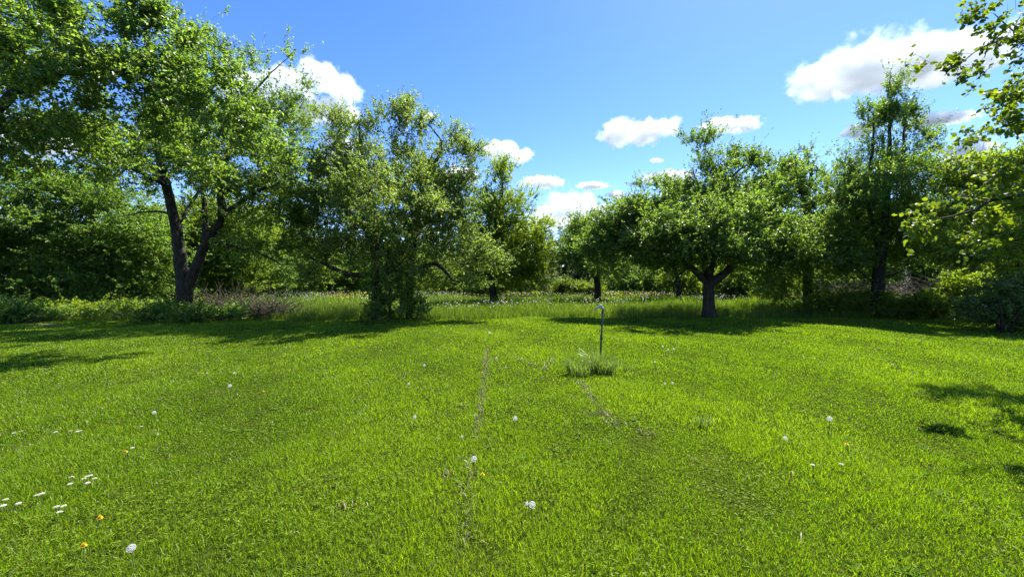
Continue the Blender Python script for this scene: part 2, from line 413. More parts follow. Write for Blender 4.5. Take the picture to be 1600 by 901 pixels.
def leaf_mesh(pos, ax, nr, L, Wd, fold=0.25):
    """4-vertex folded leaves"""
    ax = norm(ax); nr = norm(nr - ax * (nr * ax).sum(-1, keepdims=True)); sd = np.cross(ax, nr)
    L = L[:, None]; Wd = Wd[:, None]
    a = pos; t = pos + ax * L - nr * L * 0.12
    m = pos + ax * L * 0.45
    l = m + sd * Wd * 0.5 + nr * Wd * fold; r = m - sd * Wd * 0.5 + nr * Wd * fold
    v = np.stack([a, l, t, r], 1).reshape(-1, 3)
    k = np.arange(len(pos))[:, None] * 4
    return v, np.concatenate([k + [0, 1, 2], k + [0, 2, 3]])

DENS, PERS, LSC = 1.35, 1.6, 1.2
def grow_plant(name, label, cat, D, limbs, lobes, n, leaf='leaf_apple', lsize=0.075, lwid=0.6, shoots=4, per=15, slen=(0.25, 0.7),
               group=None, seed=1, bark='bark', up=0.35, spread=1.0, round_leaf=False, shell=2.4, droop=0.0, zmin=0.25, origin=None, tb=0.0, minr=0.004, stepf=1.0, zflat=1.0, nup=0.75, nrand=0.75, clump=6.0, longp=.14, csize=(.34, .34, .20)):
    csize = np.array(csize) * (D / 17.0 if D > 8 else 1.0)
    n = int(n * DENS); per = int(round(per * PERS))
    rng = np.random.default_rng(seed)
    base = W(limbs[0][0][0], limbs[0][0][1], D + limbs[0][0][2])
    base[2] = gz(base[0], base[1])
    pos, par, rmin, tipl = [], [], [], []
    for li, lb in enumerate(limbs):
        pts = np.array([[*W(p[0], p[1], D + p[2]), p[3]] for p in lb])
        if li == 0 or lb[0][1] == 999:
            pts[0, 2] = gz(pts[0, 0], pts[0, 1]) - 0.08
            if lb[0][1] == 999: pts[0, 2] = gz(pts[0, 0], pts[0, 1]) - 0.05
        if li: pts[-1, 3] *= 0.35
        ln = smooth_line(pts)
        ln[1:-1, :3] += rng.normal(0, 0.012, (len(ln) - 2, 3))
        if li == 0:
            hz = ln[:, 2] - base[2]; ln[:, 3] *= 1 + 0.55 * np.exp(-np.clip(hz, 0, 9) / 0.16) * (hz < 2)
        if li and lb[0][1] != 999:
            P = np.array(pos); pi = int(np.argmin(np.linalg.norm(P - ln[0, :3], axis=1))); ln = ln[1:]
        else: pi = -1
        if li and lb[0][1] != 999:
            e = ln[int(len(ln) * .6)::3, :3]; tipl.append(e + rng.normal(0, 1, e.shape) * csize * 1.2)
        for q in ln:
            pos.append(q[:3]); par.append(pi); rmin.append(q[3]); pi = len(pos) - 1
    nsk = len(pos)
    limb_tips = np.concatenate(tipl) if tipl else np.zeros((0, 3))
    # crown points inside the lobes
    A, vol = [], []
    for lo in lobes:
        px, py, rx, ry = lo[:4]; dd = lo[4] if len(lo) > 4 else 0.0
        Dl = D + dd; rxm, rym = rx / F * Dl, ry / F * Dl
        rd = lo[5] if len(lo) > 5 else min(max(0.85 * rxm, 0.5 * (rxm + rym)), 2.8)
        A.append((W(px, py, Dl), np.array([rxm, rd, rym]))); vol.append((rxm * rd * rym) ** 0.66)
    vol = np.array(vol) / sum(vol)
    pts = []
    for (c, r), w in zip(A, vol):
        m = max(4, int(round(n * w)))
        kc = max(2, int(round(m / clump)))
        d = norm(rng.normal(0, 1, (kc, 3))) * (rng.random(kc) ** (1 / shell))[:, None]
        pts.append((c + d * r)[rng.integers(0, kc, m)] + rng.normal(0, 1, (m, 3)) * np.minimum(csize, 0.35 * r))
    pts = np.concatenate(pts + [limb_tips]); pts = pts[pts[:, 2] > zmin]
    cen = pts.mean(0)
    # join each crown point to the branch system
    N = nsk + len(pts) * 16 + 10
    P = np.zeros((N, 3)); P[:nsk] = pos
    PL = np.zeros(N); parent = np.full(N, -1); parent[:nsk] = par; RM = np.zeros(N); RM[:nsk] = rmin
    for i in range(nsk):
        if par[i] >= 0: PL[i] = PL[par[i]] + np.linalg.norm(P[i] - P[par[i]])
    d0 = np.min(np.linalg.norm(pts[:, None] - P[None, :nsk], axis=2), axis=1)
    low = np.zeros(N); low[:nsk] = (P[:nsk, 2] < (base[2] + 0.55 * (P[:nsk, 2].max() - base[2]) if False else base[2] + tb)) * 50
    cnt = nsk; tips = []
    for q in pts[np.argsort(d0)]:
        dv = q - P[:cnt]; d = np.sqrt((dv * dv).sum(1))
        k = int(np.argmin(d + 0.30 * PL[:cnt] + low[:cnt] - 0.25 * np.minimum(dv[:, 2], 0.0)))
        m = max(1, min(14, int(math.ceil(d[k] / (0.38 * stepf)))))
        side = rng.normal(0, 0.10, 3) * d[k] + np.array([0, 0, 0.10 * d[k]]); p0 = P[k].copy(); prev = k
        for s in range(1, m + 1):
            t = s / m
            if cnt >= N: break
            P[cnt] = p0 + (q - p0) * t + side * math.sin(math.pi * t) * 0.8
            parent[cnt] = prev; PL[cnt] = PL[prev] + np.linalg.norm(P[cnt] - P[prev]); prev = cnt; cnt += 1
        tips.append(prev)
    P = P[:cnt]; parent = parent[:cnt]; RM = RM[:cnt]
    # pipe model radii
    acc = np.zeros(cnt); R = np.zeros(cnt); big = np.full(cnt, -1); bigr = np.zeros(cnt)
    for i in range(cnt - 1, -1, -1):
        r = max((acc[i]) ** (1 / 2.4) if acc[i] > 0 else minr, minr)
        if i < nsk: r = RM[i]
        R[i] = r
        p = parent[i]
        if p >= 0:
            acc[p] += min(r, 0.06 if i >= nsk else r) ** 2.4
            if r > bigr[p]: bigr[p] = r; big[p] = i
    R[nsk:] = np.minimum(R[nsk:], 0.07)
    e = np.where(parent >= 0)[0]; pe = parent[e]
    dirs = np.zeros((cnt, 3)); dirs[e] = norm(P[e] - P[pe]); roots = np.where(parent < 0)[0]
    for r_ in roots:
        if big[r_] >= 0: dirs[r_] = dirs[big[r_]]
    main = big[pe] == e
    R0 = np.where(main, np.minimum(R[pe], R[e] * 1.6), R[e] * 1.1); D0 = np.where(main[:, None], dirs[pe], dirs[e])
    E = [P[pe], P[e], D0, dirs[e], R0, R[e]]
    # shoots and leaves
    T = P[np.array(tips)]; nt = len(T)
    ctint = np.clip(rng.normal(0.5, 0.22, nt), 0, 1)
    bi = np.repeat(np.arange(nt), shoots); ns = len(bi)
    out = norm((T - cen) * [1, 1, 0.6])[bi]
    sd = norm((0.55 * out + spread * 0.55 * rng.normal(0, 1, (ns, 3)) + np.array([0, 0, up])) * [1, 1, zflat])
    sL = rng.uniform(slen[0], slen[1], ns) * np.where(rng.random(ns) < longp, 2.0, 1.0); sb = T[bi] + rng.normal(0, 0.06, (ns, 3)) * spread
    se = sb + sd * sL[:, None]; se[:, 2] -= droop * sL
    E2 = [sb, se, sd, sd, np.full(ns, minr * 0.8), np.full(ns, minr * 0.5)]
    E = [np.concatenate([a, b]) for a, b in zip(E, E2)]
    wv, wq = tubes(E)
    t = rng.uniform(0.05, 1.05, (ns, per)); li = np.repeat(np.arange(ns), per)
    lp = sb[li] + (se - sb)[li] * t.reshape(-1, 1) + rng.normal(0, 0.018, (ns * per, 3))
    nl = len(lp)
    ax = sd[li] * 0.45 + rng.normal(0, 0.65, (nl, 3)) + np.array([0, 0, -0.1 - droop])
    nr = np.array([0, 0, nup]) + rng.normal(0, nrand, (nl, 3)) + 0.35 * out[li]
    Ls = lsize * LSC * rng.uniform(0.55, 1.2, nl)
    lp[:, 2] = np.maximum(lp[:, 2], gz(lp[:, 0], lp[:, 1]) + 0.03)
    tint = np.clip(0.55 * ctint[bi][li] + 0.45 * rng.random(nl) + rng.normal(0, 0.05, nl), 0, 1)
    root = thing(name, label, cat, base, group)
    mesh('trunk' if cat == 'tree' else 'stems', wv - base, wq, M[bark], root, smooth=True)
    if round_leaf: lv, lf, kk = round_leaves(lp, ax, nr, Ls, Ls * lwid)
    else: (lv, lf), kk = leaf_mesh(lp, ax, nr, Ls, Ls * lwid), 4
    mesh('crown' if cat == 'tree' else 'foliage', lv - base, lf, M[leaf], root, tint=np.repeat(tint, kk), smooth=False)
    return nl

def round_leaves(pos, ax, nr, L, Wd, fold=0.12):
    ax = norm(ax); nr = norm(nr - ax * (nr * ax).sum(-1, keepdims=True)); sd = np.cross(ax, nr)
    L = L[:, None]; Wd = Wd[:, None]
    def at(t, s, b): return pos + ax * L * t + sd * Wd * s + nr * (Wd * fold * abs(s) * 2 - L * b)
    v = np.stack([at(0, 0, 0), at(.15, .34, 0), at(.48, .5, .02), at(.80, .28, .07), at(1, 0, .14), at(.80, -.28, .07), at(.48, -.5, .02), at(.15, -.34, 0)], 1).reshape(-1, 3)
    k = np.arange(len(pos))[:, None] * 8
    return v, np.concatenate([k + [0, 1, 2, 3], k + [0, 3, 4, 5], k + [0, 5, 6, 7]]), 8

def build_rosettes():
    rng = np.random.default_rng(23)
    x1, y1 = scatter(1.3, 5, 9, rng); x2, y2 = scatter(5, 13, 2.5, rng)
    x = np.concatenate([x1, x2]); y = np.concatenate([y1, y2]); k = vnoise(x, y, 1.4, 27) > 0.45; x, y = x[k], y[k]
    m = 8; n = len(x); a = (rng.uniform(0, 6.28, n)[:, None] + np.arange(m) * 6.28 / m + rng.normal(0, .25, (n, m))).ravel()
    el = rng.uniform(.15, .75, n * m)
    ax = np.stack([np.cos(a) * np.cos(el), np.sin(a) * np.cos(el), np.sin(el)], -1)
    p = np.repeat(np.stack([x, y, gz(x, y) + .004], -1), m, 0); L = np.repeat(rng.uniform(.03, .065, n), m) * rng.uniform(.6, 1.2, n * m)
    v, f = leaf_mesh(p, ax, np.array([0, 0, 1.]) + rng.normal(0, .2, (n * m, 3)), L, L * .26)
    o = mesh('lawn_weeds', v, f, M['weed'], tint=np.repeat(rng.random(n * m), 4))
    tag(o, 'flat rosettes of broad dandelion leaves growing in the lawn', 'weeds', kind='stuff')
M['weed'] = leaf_mat('broad_weed_leaves', (0.045, 0.095, 0.010), (0.085, 0.16, 0.016), (0.13, 0.20, 0.022), trans=0.4, rough=0.65, spec=0.15, tgain=(1.5, 1.7, 0.4))
build_rosettes()
NL = 0
# left overhanging tree, trunk out of the frame
NL += grow_plant('fruit_tree', 'nearest old fruit tree overhanging the top left corner with its trunk outside the picture', 'tree', 9.5,
    [[(-130, 541, 0, .26), (-125, 430, 0, .23), (-112, 330, 0, .20), (-118, 170, .3, .14), (-60, 20, .2, .09), (0, -70, .5, .05)],
     [(-112, 330, 0, .16), (-40, 210, -.2, .13), (20, 148, 0, .10), (90, 118, .2, .07), (180, 95, .5, .04), (250, 60, .6, .02)],
     [(-112, 320, 0, .12), (-30, 255, .6, .09), (50, 228, .9, .06), (150, 240, 1.2, .03)],
     [(180, 95, .5, .05), (270, 150, .6, .035), (350, 190, .7, .02), (405, 240, .8, .012)],
     [(-120, 250, 0, .12), (-220, 150, 0, .08), (-300, 60, 0, .05)]],
    [(30, 40, 110, 70), (140, 60, 90, 60), (90, 140, 120, 60), (190, 130, 75, 50), (225, 190, 50, 40, .8), (30, 200, 70, 40), (120, 205, 80, 35, .6), (-80, 100, 120, 110),
     (-120, 240, 90, 60), (250, 45, 45, 45, .6), (-40, -40, 110, 40), (290, 165, 42, 35, .3), (262, 115, 50, 35, .3), (230, 20, 40, 20, .5), (320, 215, 30, 25, .4), (360, 190, 42, 38, .5), (335, 115, 34, 28, .5), (405, 238, 34, 30, .8), (300, 245, 40, 22, .8), (0, 250, 50, 14, .5), (150, 262, 60, 14, .8)],
    780, leaf='leaf_apple', lsize=0.085, per=12, shoots=4, seed=2, tb=1.8, csize=(.24, .24, .14))
# forked apple tree
NL += grow_plant('apple_tree', 'tall old apple tree on the left with a thick trunk forking low', 'tree', 16.5,
    [[(285, 498, 0, .31), (288, 455, 0, .29), (283, 420, 0, .24), (279, 380, 0, .21), (270, 330, 0, .18), (255, 270, 0, .16), (240, 200, .2, .10), (235, 130, .2, .05)],
     [(290, 462, 0, .21), (303, 425, -.1, .20), (322, 380, -.1, .17), (346, 340, 0, .17), (345, 285, .2, .13), (365, 210, .3, .09), (400, 140, .3, .05), (455, 85, .3, .02)],
     [(322, 382, 0, .13), (320, 340, .2, .11), (316, 280, .3, .08), (300, 200, .2, .05)],
     [(330, 375, -.1, .09), (365, 385, -.4, .07), (405, 395, -.6, .05), (440, 415, -.8, .03)],
     [(272, 335, 0, .06), (235, 330, .2, .04), (178, 340, .3, .03)],
     [(345, 300, .2, .11), (400, 280, .5, .08), (450, 260, .7, .05), (490, 240, .8, .03)],
     [(348, 335, 0, .10), (400, 300, -1.2, .07), (430, 290, -2.2, .04)],
     [(260, 290, 0, .10), (220, 270, -1.2, .07), (190, 260, -2.2, .04)],
     [(280, 350, 0, .08), (310, 300, 1.4, .06), (340, 260, 2.6, .04)]],
    [(330, 190, 110, 70), (420, 240, 80, 90), (300, 275, 100, 45), (405, 330, 85, 55), (440, 165, 45, 45), (385, 120, 50, 40), (210, 250, 80, 45), (465, 310, 45, 70), (455, 95, 14, 18),
     (480, 140, 22, 9), (350, 80, 25, 25), (300, 60, 40, 40), (280, 150, 70, 60), (400, 385, 55, 20), (360, 250, 90, 60, -2.4), (250, 240, 80, 50, -2.4), (380, 240, 100, 70, 2.6), (260, 220, 80, 60, 2.6), (440, 380, 40, 40), (495, 265, 18, 35)],
    1180, leaf='leaf_apple', lsize=0.080, per=12, seed=3, tb=3.6, csize=(.28, .28, .18))
# blossom-past apple with thicket
NL += grow_plant('apple_tree', 'broad bushy apple tree with faded pale blossom and a thicket at its foot', 'tree', 16.2,
    [[(590, 499, 0, .22), (588, 450, 0, .19), (585, 390, 0, .17), (580, 310, .1, .13), (566, 240, .1, .08), (560, 185, .1, .03)],
     [(640, 999, .2, .17), (640, 440, .2, .15), (648, 370, .2, .13), (660, 290, .2, .10), (690, 225, .2, .05), (640, 170, .2, .02)],
     [(588, 430, 0, .12), (545, 428, -.2, .10), (505, 412, -.3, .07), (470, 395, -.3, .03)],
     [(642, 430, .2, .11), (680, 412, .2, .09), (712, 440, .1, .05), (740, 430, 0, .03)],
     [(650, 360, .2, .10), (700, 320, .4, .07), (745, 260, .4, .03)],
     [(585, 370, 0, .10), (540, 330, .3, .07), (510, 270, .4, .04)],
     [(588, 400, 0, .10), (600, 360, -1.6, .07), (610, 330, -2.8, .04)],
     [(640, 400, .2, .10), (660, 350, 1.8, .07), (670, 320, 3, .04)],
     [(610, 999, -.4, .05), (608, 440, -.5, .04), (600, 390, -.6, .02)], [(625, 999, .6, .06), (628, 430, .5, .04), (620, 370, .4, .02)]],
    [(550, 210, 45, 38), (625, 200, 55, 38), (520, 260, 30, 40), (690, 232, 45, 32), (735, 238, 25, 16), (590, 280, 85, 55), (680, 300, 75, 55), (520, 320, 50, 45), (600, 360, 105, 55), (720, 365, 55, 45),
     (755, 400, 26, 28), (525, 395, 60, 32), (690, 405, 70, 34), (490, 420, 30, 16), (765, 415, 25, 22), (740, 430, 30, 18), (630, 170, 14, 14), (530, 190, 20, 18), (610, 320, 90, 60, -2.4), (610, 300, 100, 70, 2.6), (620, 410, 40, 30, -1.0), (500, 350, 30, 40)],
    1700, leaf='leaf_bloom', lsize=0.074, per=12, seed=4, tb=1.7, csize=(.24, .24, .16), longp=.08)
NL += grow_plant('sucker_thicket', 'dark dense thicket of leafy suckers round the foot of the bushy apple tree', 'shrub', 15.9,
    [[(612, 999, 0, .03), (608, 460, 0, .02), (600, 420, 0, .01)], [(630, 999, .2, .03), (634, 455, .2, .02), (640, 410, .2, .01)], [(590, 999, .1, .02), (580, 470, .1, .01)],
     [(650, 999, .1, .02), (660, 470, .1, .01)]],
    [(612, 450, 26, 40), (640, 460, 20, 28), (590, 472, 16, 20), (618, 486, 40, 12), (615, 415, 22, 25)], 150, leaf='leaf_dark', lsize=0.07, per=14, seed=5, slen=(.15, .4))
# leaning tree past the gap's left
NL += grow_plant('pear_tree', 'upright fruit tree with a pointed top and leaning trunk beside the middle gap', 'tree', 26,
    [[(774, 478, 0, .30), (768, 440, 0, .26), (764, 410, 0, .22), (774, 360, 0, .16), (784, 310, 0, .10), (786, 255, 0, .03)],
     [(768, 432, 0, .14), (745, 425, -.5, .10), (730, 405, -.6, .05)], [(768, 410, 0, .12), (810, 380, .4, .08), (840, 390, .5, .04)], [(772, 380, 0, .12), (800, 330, .2, .07)]],
    [(785, 275, 15, 32), (788, 330, 40, 34), (802, 380, 50, 40), (768, 350, 38, 45), (832, 395, 22, 38), (752, 395, 35, 32), (812, 425, 38, 18), (780, 415, 45, 22), (845, 352, 18, 5)],
    1000, leaf='leaf_bright', lsize=0.095, per=11, seed=6, tb=2.2, up=0.3)
# small trees right of the gap
NL += grow_plant('apple_tree', 'low round apple tree behind the standpipe, beside the right edge of the middle gap', 'tree', 27,
    [[(934, 476, 0, .26), (933, 440, 0, .22), (928, 415, 0, .16), (915, 390, 0, .10)], [(932, 425, 0, .14), (955, 400, .3, .09), (980, 380, .4, .04)], [(932, 428, 0, .12), (905, 410, -.4, .07), (885, 405, -.5, .03)]],
    [(922, 372, 42, 30), (905, 402, 45, 25), (955, 395, 42, 32), (982, 365, 25, 25), (930, 405, 50, 20, -1.5), (935, 380, 50, 25, 1.5)],
    620, leaf='leaf_apple', lsize=0.10, per=12, seed=7, tb=2.0)
NL += grow_plant('apple_tree', 'small thin trunked apple tree half hidden behind the wide apple tree', 'tree', 29,
    [[(1060, 473, 0, .22), (1060, 440, 0, .17), (1052, 415, 0, .12), (1045, 380, 0, .07)], [(1060, 430, 0, .10), (1082, 410, .3, .07), (1100, 390, .3, .04)], [(1058, 428, 0, .08), (1035, 415, 0, .04)]],
    [(1055, 385, 45, 30), (1090, 385, 35, 28), (1030, 398, 35, 20)], 430, leaf='leaf_apple', lsize=0.10, per=12, seed=8, tb=2.0)
# the wide apple on the right
NL += grow_plant('apple_tree', 'wide spreading apple tree with a short dark forked trunk right of the standpipe', 'tree', 17.3,
    [[(1108, 496, 0, .27), (1107, 465, 0, .24), (1107, 443, 0, .23), (1101, 425, .2, .14), (1106, 380, .3, .12), (1112, 320, .3, .09), (1116, 265, .3, .06), (1100, 225, .3, .02)],
     [(1106, 444, 0, .17), (1085, 422, -.2, .15), (1055, 402, -.4, .12), (1015, 388, -.4, .08), (965, 388, -.5, .03)],
     [(1109, 444, 0, .19), (1140, 420, 0, .16), (1160, 392, .1, .13), (1190, 350, .1, .09), (1215, 300, .1, .05), (1245, 262, .1, .025)],
     [(1108, 440, 0, .14), (1115, 405, -1.4, .10), (1120, 375, -2.6, .06), (1120, 350, -3.6, .03)],
     [(1106, 440, 0, .14), (1100, 400, 1.4, .10), (1095, 360, 2.8, .06), (1090, 340, 3.8, .03)],
     [(1160, 392, .1, .10), (1195, 385, -.6, .07), (1225, 395, -.8, .03)],
     [(1112, 320, .3, .06), (1150, 270, .2, .05), (1185, 250, .2, .02)], [(1080, 418, -.2, .09), (1050, 360, -.5, .07), (1020, 320, -.5, .04)]],
    [(990, 368, 60, 48), (948, 382, 32, 28), (1055, 335, 70, 48), (1110, 315, 70, 55), (1170, 335, 65, 55), (1205, 385, 40, 40), (1130, 385, 90, 32), (1040, 398, 75, 22), (1125, 268, 28, 32),
     (1180, 258, 24, 22), (1085, 226, 24, 8), (1100, 218, 10, 16), (1040, 288, 32, 8), (1150, 245, 18, 10), (1080, 365, 90, 45, -2.4), (1150, 352, 70, 45, -2.4), (1100, 340, 100, 50, 2.4), (940, 380, 34, 30), (952, 352, 30, 24), (985, 325, 40, 26), (1235, 258, 22, 14), (1020, 335, 40, 25), (1190, 300, 40, 30)],
    2200, leaf='leaf_apple', lsize=0.080, per=12, seed=9, tb=2.2, csize=(.24, .24, .15), longp=.02)
# tree right behind
NL += grow_plant('fruit_tree', 'dense low branched fruit tree between the wide apple tree and the tall pear tree', 'tree', 20.5,
    [[(1262, 482, 0, .24), (1262, 430, 0, .2), (1255, 380, 0, .16), (1262, 310, 0, .10), (1270, 255, 0, .04)],
     [(1260, 420, 0, .13), (1300, 380, -.5, .10), (1350, 350, -.6, .05)], [(1258, 400, 0, .12), (1220, 360, -.2, .09), (1190, 330, -.2, .05)],
     [(1260, 400, 0, .1), (1265, 370, -2, .07), (1270, 350, -3, .04)]],
    [(1270, 320, 90, 55), (1295, 385, 75, 45), (1235, 300, 45, 35), (1325, 345, 50, 45), (1215, 395, 50, 45), (1255, 425, 60, 32), (1270, 262, 40, 22), (1320, 400, 45, 30, -3.2), (1235, 400, 50, 40, -3.2), (1290, 370, 50, 35, -3.4), (1270, 350, 90, 60, -2), (1350, 385, 18, 16), (1215, 440, 35, 20), (1240, 450, 40, 14)],
    900, leaf='leaf_apple', lsize=0.085, per=13, seed=10, tb=1.2, csize=(.28, .28, .18))
# tall pear
NL += grow_plant('pear_tree', 'tallest dark pear tree on the right with a narrow pointed crown and straight trunk', 'tree', 17.5,
    [[(1372, 498, 0, .29), (1372, 455, 0, .25), (1374, 420, 0, .22), (1382, 360, 0, .16), (1388, 280, 0, .11), (1390, 200, 0, .06), (1391, 112, 0, .015)],
     [(1378, 410, 0, .12), (1358, 320, .2, .09), (1364, 220, .2, .05), (1366, 175, .2, .02)], [(1380, 390, 0, .13), (1410, 310, -.2, .09), (1412, 220, -.2, .05), (1412, 170, -.2, .02)],
     [(1372, 440, 0, .06), (1352, 432, -.2, .045), (1335, 415, -.3, .02)], [(1372, 434, 0, .07), (1395, 430, -.2, .05), (1420, 420, -.3, .02)],
     [(1380, 380, 0, .08), (1330, 330, 0, .05), (1300, 290, 0, .02)], [(1382, 370, 0, .08), (1430, 330, 0, .05), (1460, 300, 0, .02)]],
    [(1391, 135, 12, 26), (1390, 185, 38, 36), (1388, 245, 52, 46), (1390, 310, 68, 48), (1385, 370, 74, 36), (1325, 258, 20, 12), (1425, 180, 16, 16), (1358, 190, 20, 24), (1440, 350, 40, 30), (1330, 390, 40, 22), (1450, 250, 14, 20), (1385, 300, 60, 60, -1.6), (1385, 300, 60, 60, 1.6), (1400, 405, 50, 16)],
    880, leaf='leaf_dark', lsize=0.075, lwid=0.55, per=13, seed=12, tb=2.0, up=0.6, csize=(.2, .2, .16))
# near right branches, plus unseen high ones added to shade the lawn
NL += grow_plant('lime_tree', 'nearest tree reaching in from the right edge with big round yellow-green leaves', 'tree', 5.4,
    [[(1850, 602, .9, .16), (1835, 430, .9, .15), (1800, 300, .8, .13), (1760, 150, .6, .10), (1720, 0, .4, .08), (1660, -130, .2, .05), (1600, -260, 0, .03)],
     [(1800, 310, .8, .055), (1700, 302, .4, .042), (1600, 306, 0, .030), (1545, 313, -.1, .022), (1490, 338, -.1, .013), (1425, 349, -.1, .006)],
     [(1545, 313, -.1, .012), (1500, 305, 0, .008), (1460, 318, .1, .004)],
     [(1760, 160, .6, .05), (1670, 100, .2, .035), (1600, 62, 0, .022), (1545, 72, 0, .012), (1500, 100, 0, .007), (1476, 98, 0, .004)],
     [(1600, 62, 0, .012), (1565, 32, .1, .008), (1530, 16, .1, .004)], [(1545, 76, 0, .007), (1535, 100, 0, .005), (1522, 120, 0, .003)],
     [(1775, 220, .6, .05), (1690, 205, .2, .035), (1610, 192, 0, .02), (1555, 200, 0, .01), (1515, 218, 0, .004)],
     [(1722, 5, .4, .06), (1630, -50, 1.6, .045), (1530, -70, 3.4, .03), (1450, -68, 4.4, .02), (1390, -70, 4.8, .01)],  # limb above the view, added to carry the shading leaves
     [(1790, 290, .7, .05), (1690, 260, .6, .03), (1600, 255, .6, .018), (1500, 275, .6, .006)]],
    [(1560, 55, 42, 22, 0, .3), (1497, 98, 20, 7, 0, .15), (1592, 125, 20, 26, 0, .3), (1605, 190, 40, 16, 0, .4), (1540, 210, 22, 7, 0, .15), (1580, 262, 50, 18, 0, .4), (1540, 322, 60, 20, 0, .4), (1440, 350, 40, 16, -.1, .2), (1625, 345, 50, 36, .4),
     (1720, 100, 90, 100), (1720, 300, 90, 90, .4), (1660, -90, 90, 60), (1475, -68, 60, 26, 4.2), (1530, -70, 60, 30, 3.4), (1425, -74, 36, 24, 4.5), (1570, -75, 60, 40, 2.6), (1522, 118, 8, 4, 0, .08), (1530, 20, 14, 8, 0, .1), (1560, 375, 40, 18, .4)],  # deep lobes above the view are added to cast the right lawn shadow
    580, leaf='leaf_lime', lsize=0.056, lwid=0.82, per=6, shoots=3, slen=(.10, .28), seed=13, tb=1.5, round_leaf=True, spread=0.8, droop=0.2, minr=0.0024, stepf=0.5, csize=(.10, .10, .07), clump=5)
NL += grow_plant('lime_tree', 'leafy tree at the right edge behind the big round leaved branch', 'tree', 14,
    [[(1690, 508, 0, .17), (1685, 440, 0, .15), (1670, 350, 0, .12), (1650, 260, 0, .07), (1630, 200, 0, .03)], [(1680, 420, 0, .09), (1620, 380, -.3, .06), (1550, 370, -.4, .03)],
     [(1670, 350, 0, .08), (1610, 310, .2, .05), (1540, 280, .2, .02)]],
    [(1560, 295, 65, 40), (1590, 375, 70, 40), (1660, 330, 80, 110), (1525, 395, 45, 28), (1535, 262, 40, 18), (1500, 390, 28, 16), (1500, 330, 26, 30), (1720, 250, 90, 90)],
    850, leaf='leaf_bright', lsize=0.085, lwid=0.7, per=12, seed=14, tb=1.2)

def shrub(name, label, D, px, lobes, n, leaf, seed, lsize=0.09, group=None, stems=4, spread=14, **kw):
    global NL
    rng = np.random.default_rng(seed + 900)
    top = min(l[1] for l in lobes)
    limbs = []
    for i in range(stems):
        x = px + (i - (stems - 1) / 2) * spread * 0.3; x2 = px + (i - (stems - 1) / 2) * spread * 1.3
        dd = rng.uniform(-.5, .5)
        yb = HZ + 960 / D
        limbs.append([(x, 999, dd, .05), ((x + x2) / 2, yb + (top - yb) * .35, dd * 1.5, .035), (x2, yb + (top - yb) * .7, dd * 2, .015)])
    kw.setdefault('per', 12); kw.setdefault('slen', (0.25, 0.7)); kw.setdefault('zflat', .5); kw.setdefault('up', .1); kw.setdefault('nup', 1.0); kw.setdefault('nrand', .6)
    NL += grow_plant(name, label, kw.pop('cat', 'shrub'), D, limbs, lobes, n, leaf=leaf, lsize=lsize, seed=seed, group=group, **kw)

HG = 'shrubs and hedge trees behind the orchard'
shrub('hedge_tree', 'big dense hornbeam hedge tree beyond the left frame edge', 20, -90, [(-90, 350, 110, 110), (-60, 430, 110, 60), (-200, 360, 110, 110)], 800, 'leaf_hedge', 101, .095, cat='tree', spread=30)
shrub('hedge_tree', 'large dark rounded hedge tree at the far left, above the weeds', 20.5, 55, [(40, 330, 95, 65), (60, 405, 110, 60), (90, 345, 60, 70), (-10, 410, 50, 50), (20, 290, 60, 30), (70, 450, 110, 30)], 1200, 'leaf_hedge', 102, .09, cat='tree', spread=26)
shrub('hedge_tree', 'broad leafy hedge tree directly left of the forked trunk', 22, 185, [(180, 345, 65, 60), (190, 410, 75, 50), (225, 375, 45, 60), (140, 300, 45, 30), (190, 455, 75, 22)], 1050, 'leaf_hedge', 103, .09, cat='tree', spread=22)
shrub('shrub', 'light green shrub seen behind the forked trunk', 27, 262, [(255, 385, 50, 65), (270, 440, 55, 25), (300, 360, 40, 50), (310, 400, 40, 40)], 760, 'leaf_bright', 104, .10)
shrub('shrub', 'light green feathery shrub just right of the forked trunk', 28, 345, [(340, 385, 45, 50), (350, 435, 60, 25), (375, 410, 35, 40), (360, 350, 40, 30), (330, 335, 50, 28), (405, 352, 40, 36)], 1000, 'leaf_bright', 105, .095)
shrub('shrub', 'dark rounded shrub standing among lighter ones left of the bushy apple tree', 31, 415, [(415, 415, 36, 30), (415, 442, 40, 18)], 380, 'leaf_dark', 106, .09)
shrub('hedge_tree', 'pale green tall hedge tree filling the gap left of the bushy apple tree', 35, 450, [(440, 370, 38, 50), (455, 420, 45, 35), (480, 400, 30, 45), (410, 370, 30, 40)], 650, 'leaf_bright', 107, .12, cat='tree')
shrub('shrub', 'mid green shrub under the left side of the bushy apple tree', 40, 520, [(515, 420, 40, 36), (545, 435, 40, 25), (500, 445, 40, 14)], 480, 'leaf_hedge', 108, .13)
shrub('shrub', 'mid green shrub hidden behind the bushy apple tree', 41, 610, [(600, 410, 60, 40), (640, 430, 50, 25)], 450, 'leaf_hedge', 109, .13)
shrub('shrub', 'yellow-green shrub below the right side of the bushy apple tree', 38, 705, [(700, 440, 40, 22), (735, 430, 35, 26), (745, 448, 40, 12)], 480, 'leaf_bright', 110, .12)
shrub('shrub', 'yellow-green leafy shrub behind the leaning trunk', 36, 795, [(800, 432, 30, 22), (775, 440, 35, 18)], 330, 'leaf_bright', 111, .12)
shrub('shrub', 'grey-brown twiggy shrub right of the leaning trunk', 37, 835, [(832, 432, 28, 26), (850, 445, 22, 14)], 330, 'leaf_bloom', 112, .08, bark='twig', per=9, minr=.012)
shrub('shrub', 'low bright yellow-green bush in front of the dark wood', 36, 900, [(880, 453, 18, 9), (905, 452, 22, 10), (925, 456, 20, 8)], 190, 'leaf_lime', 113, .15, per=8)
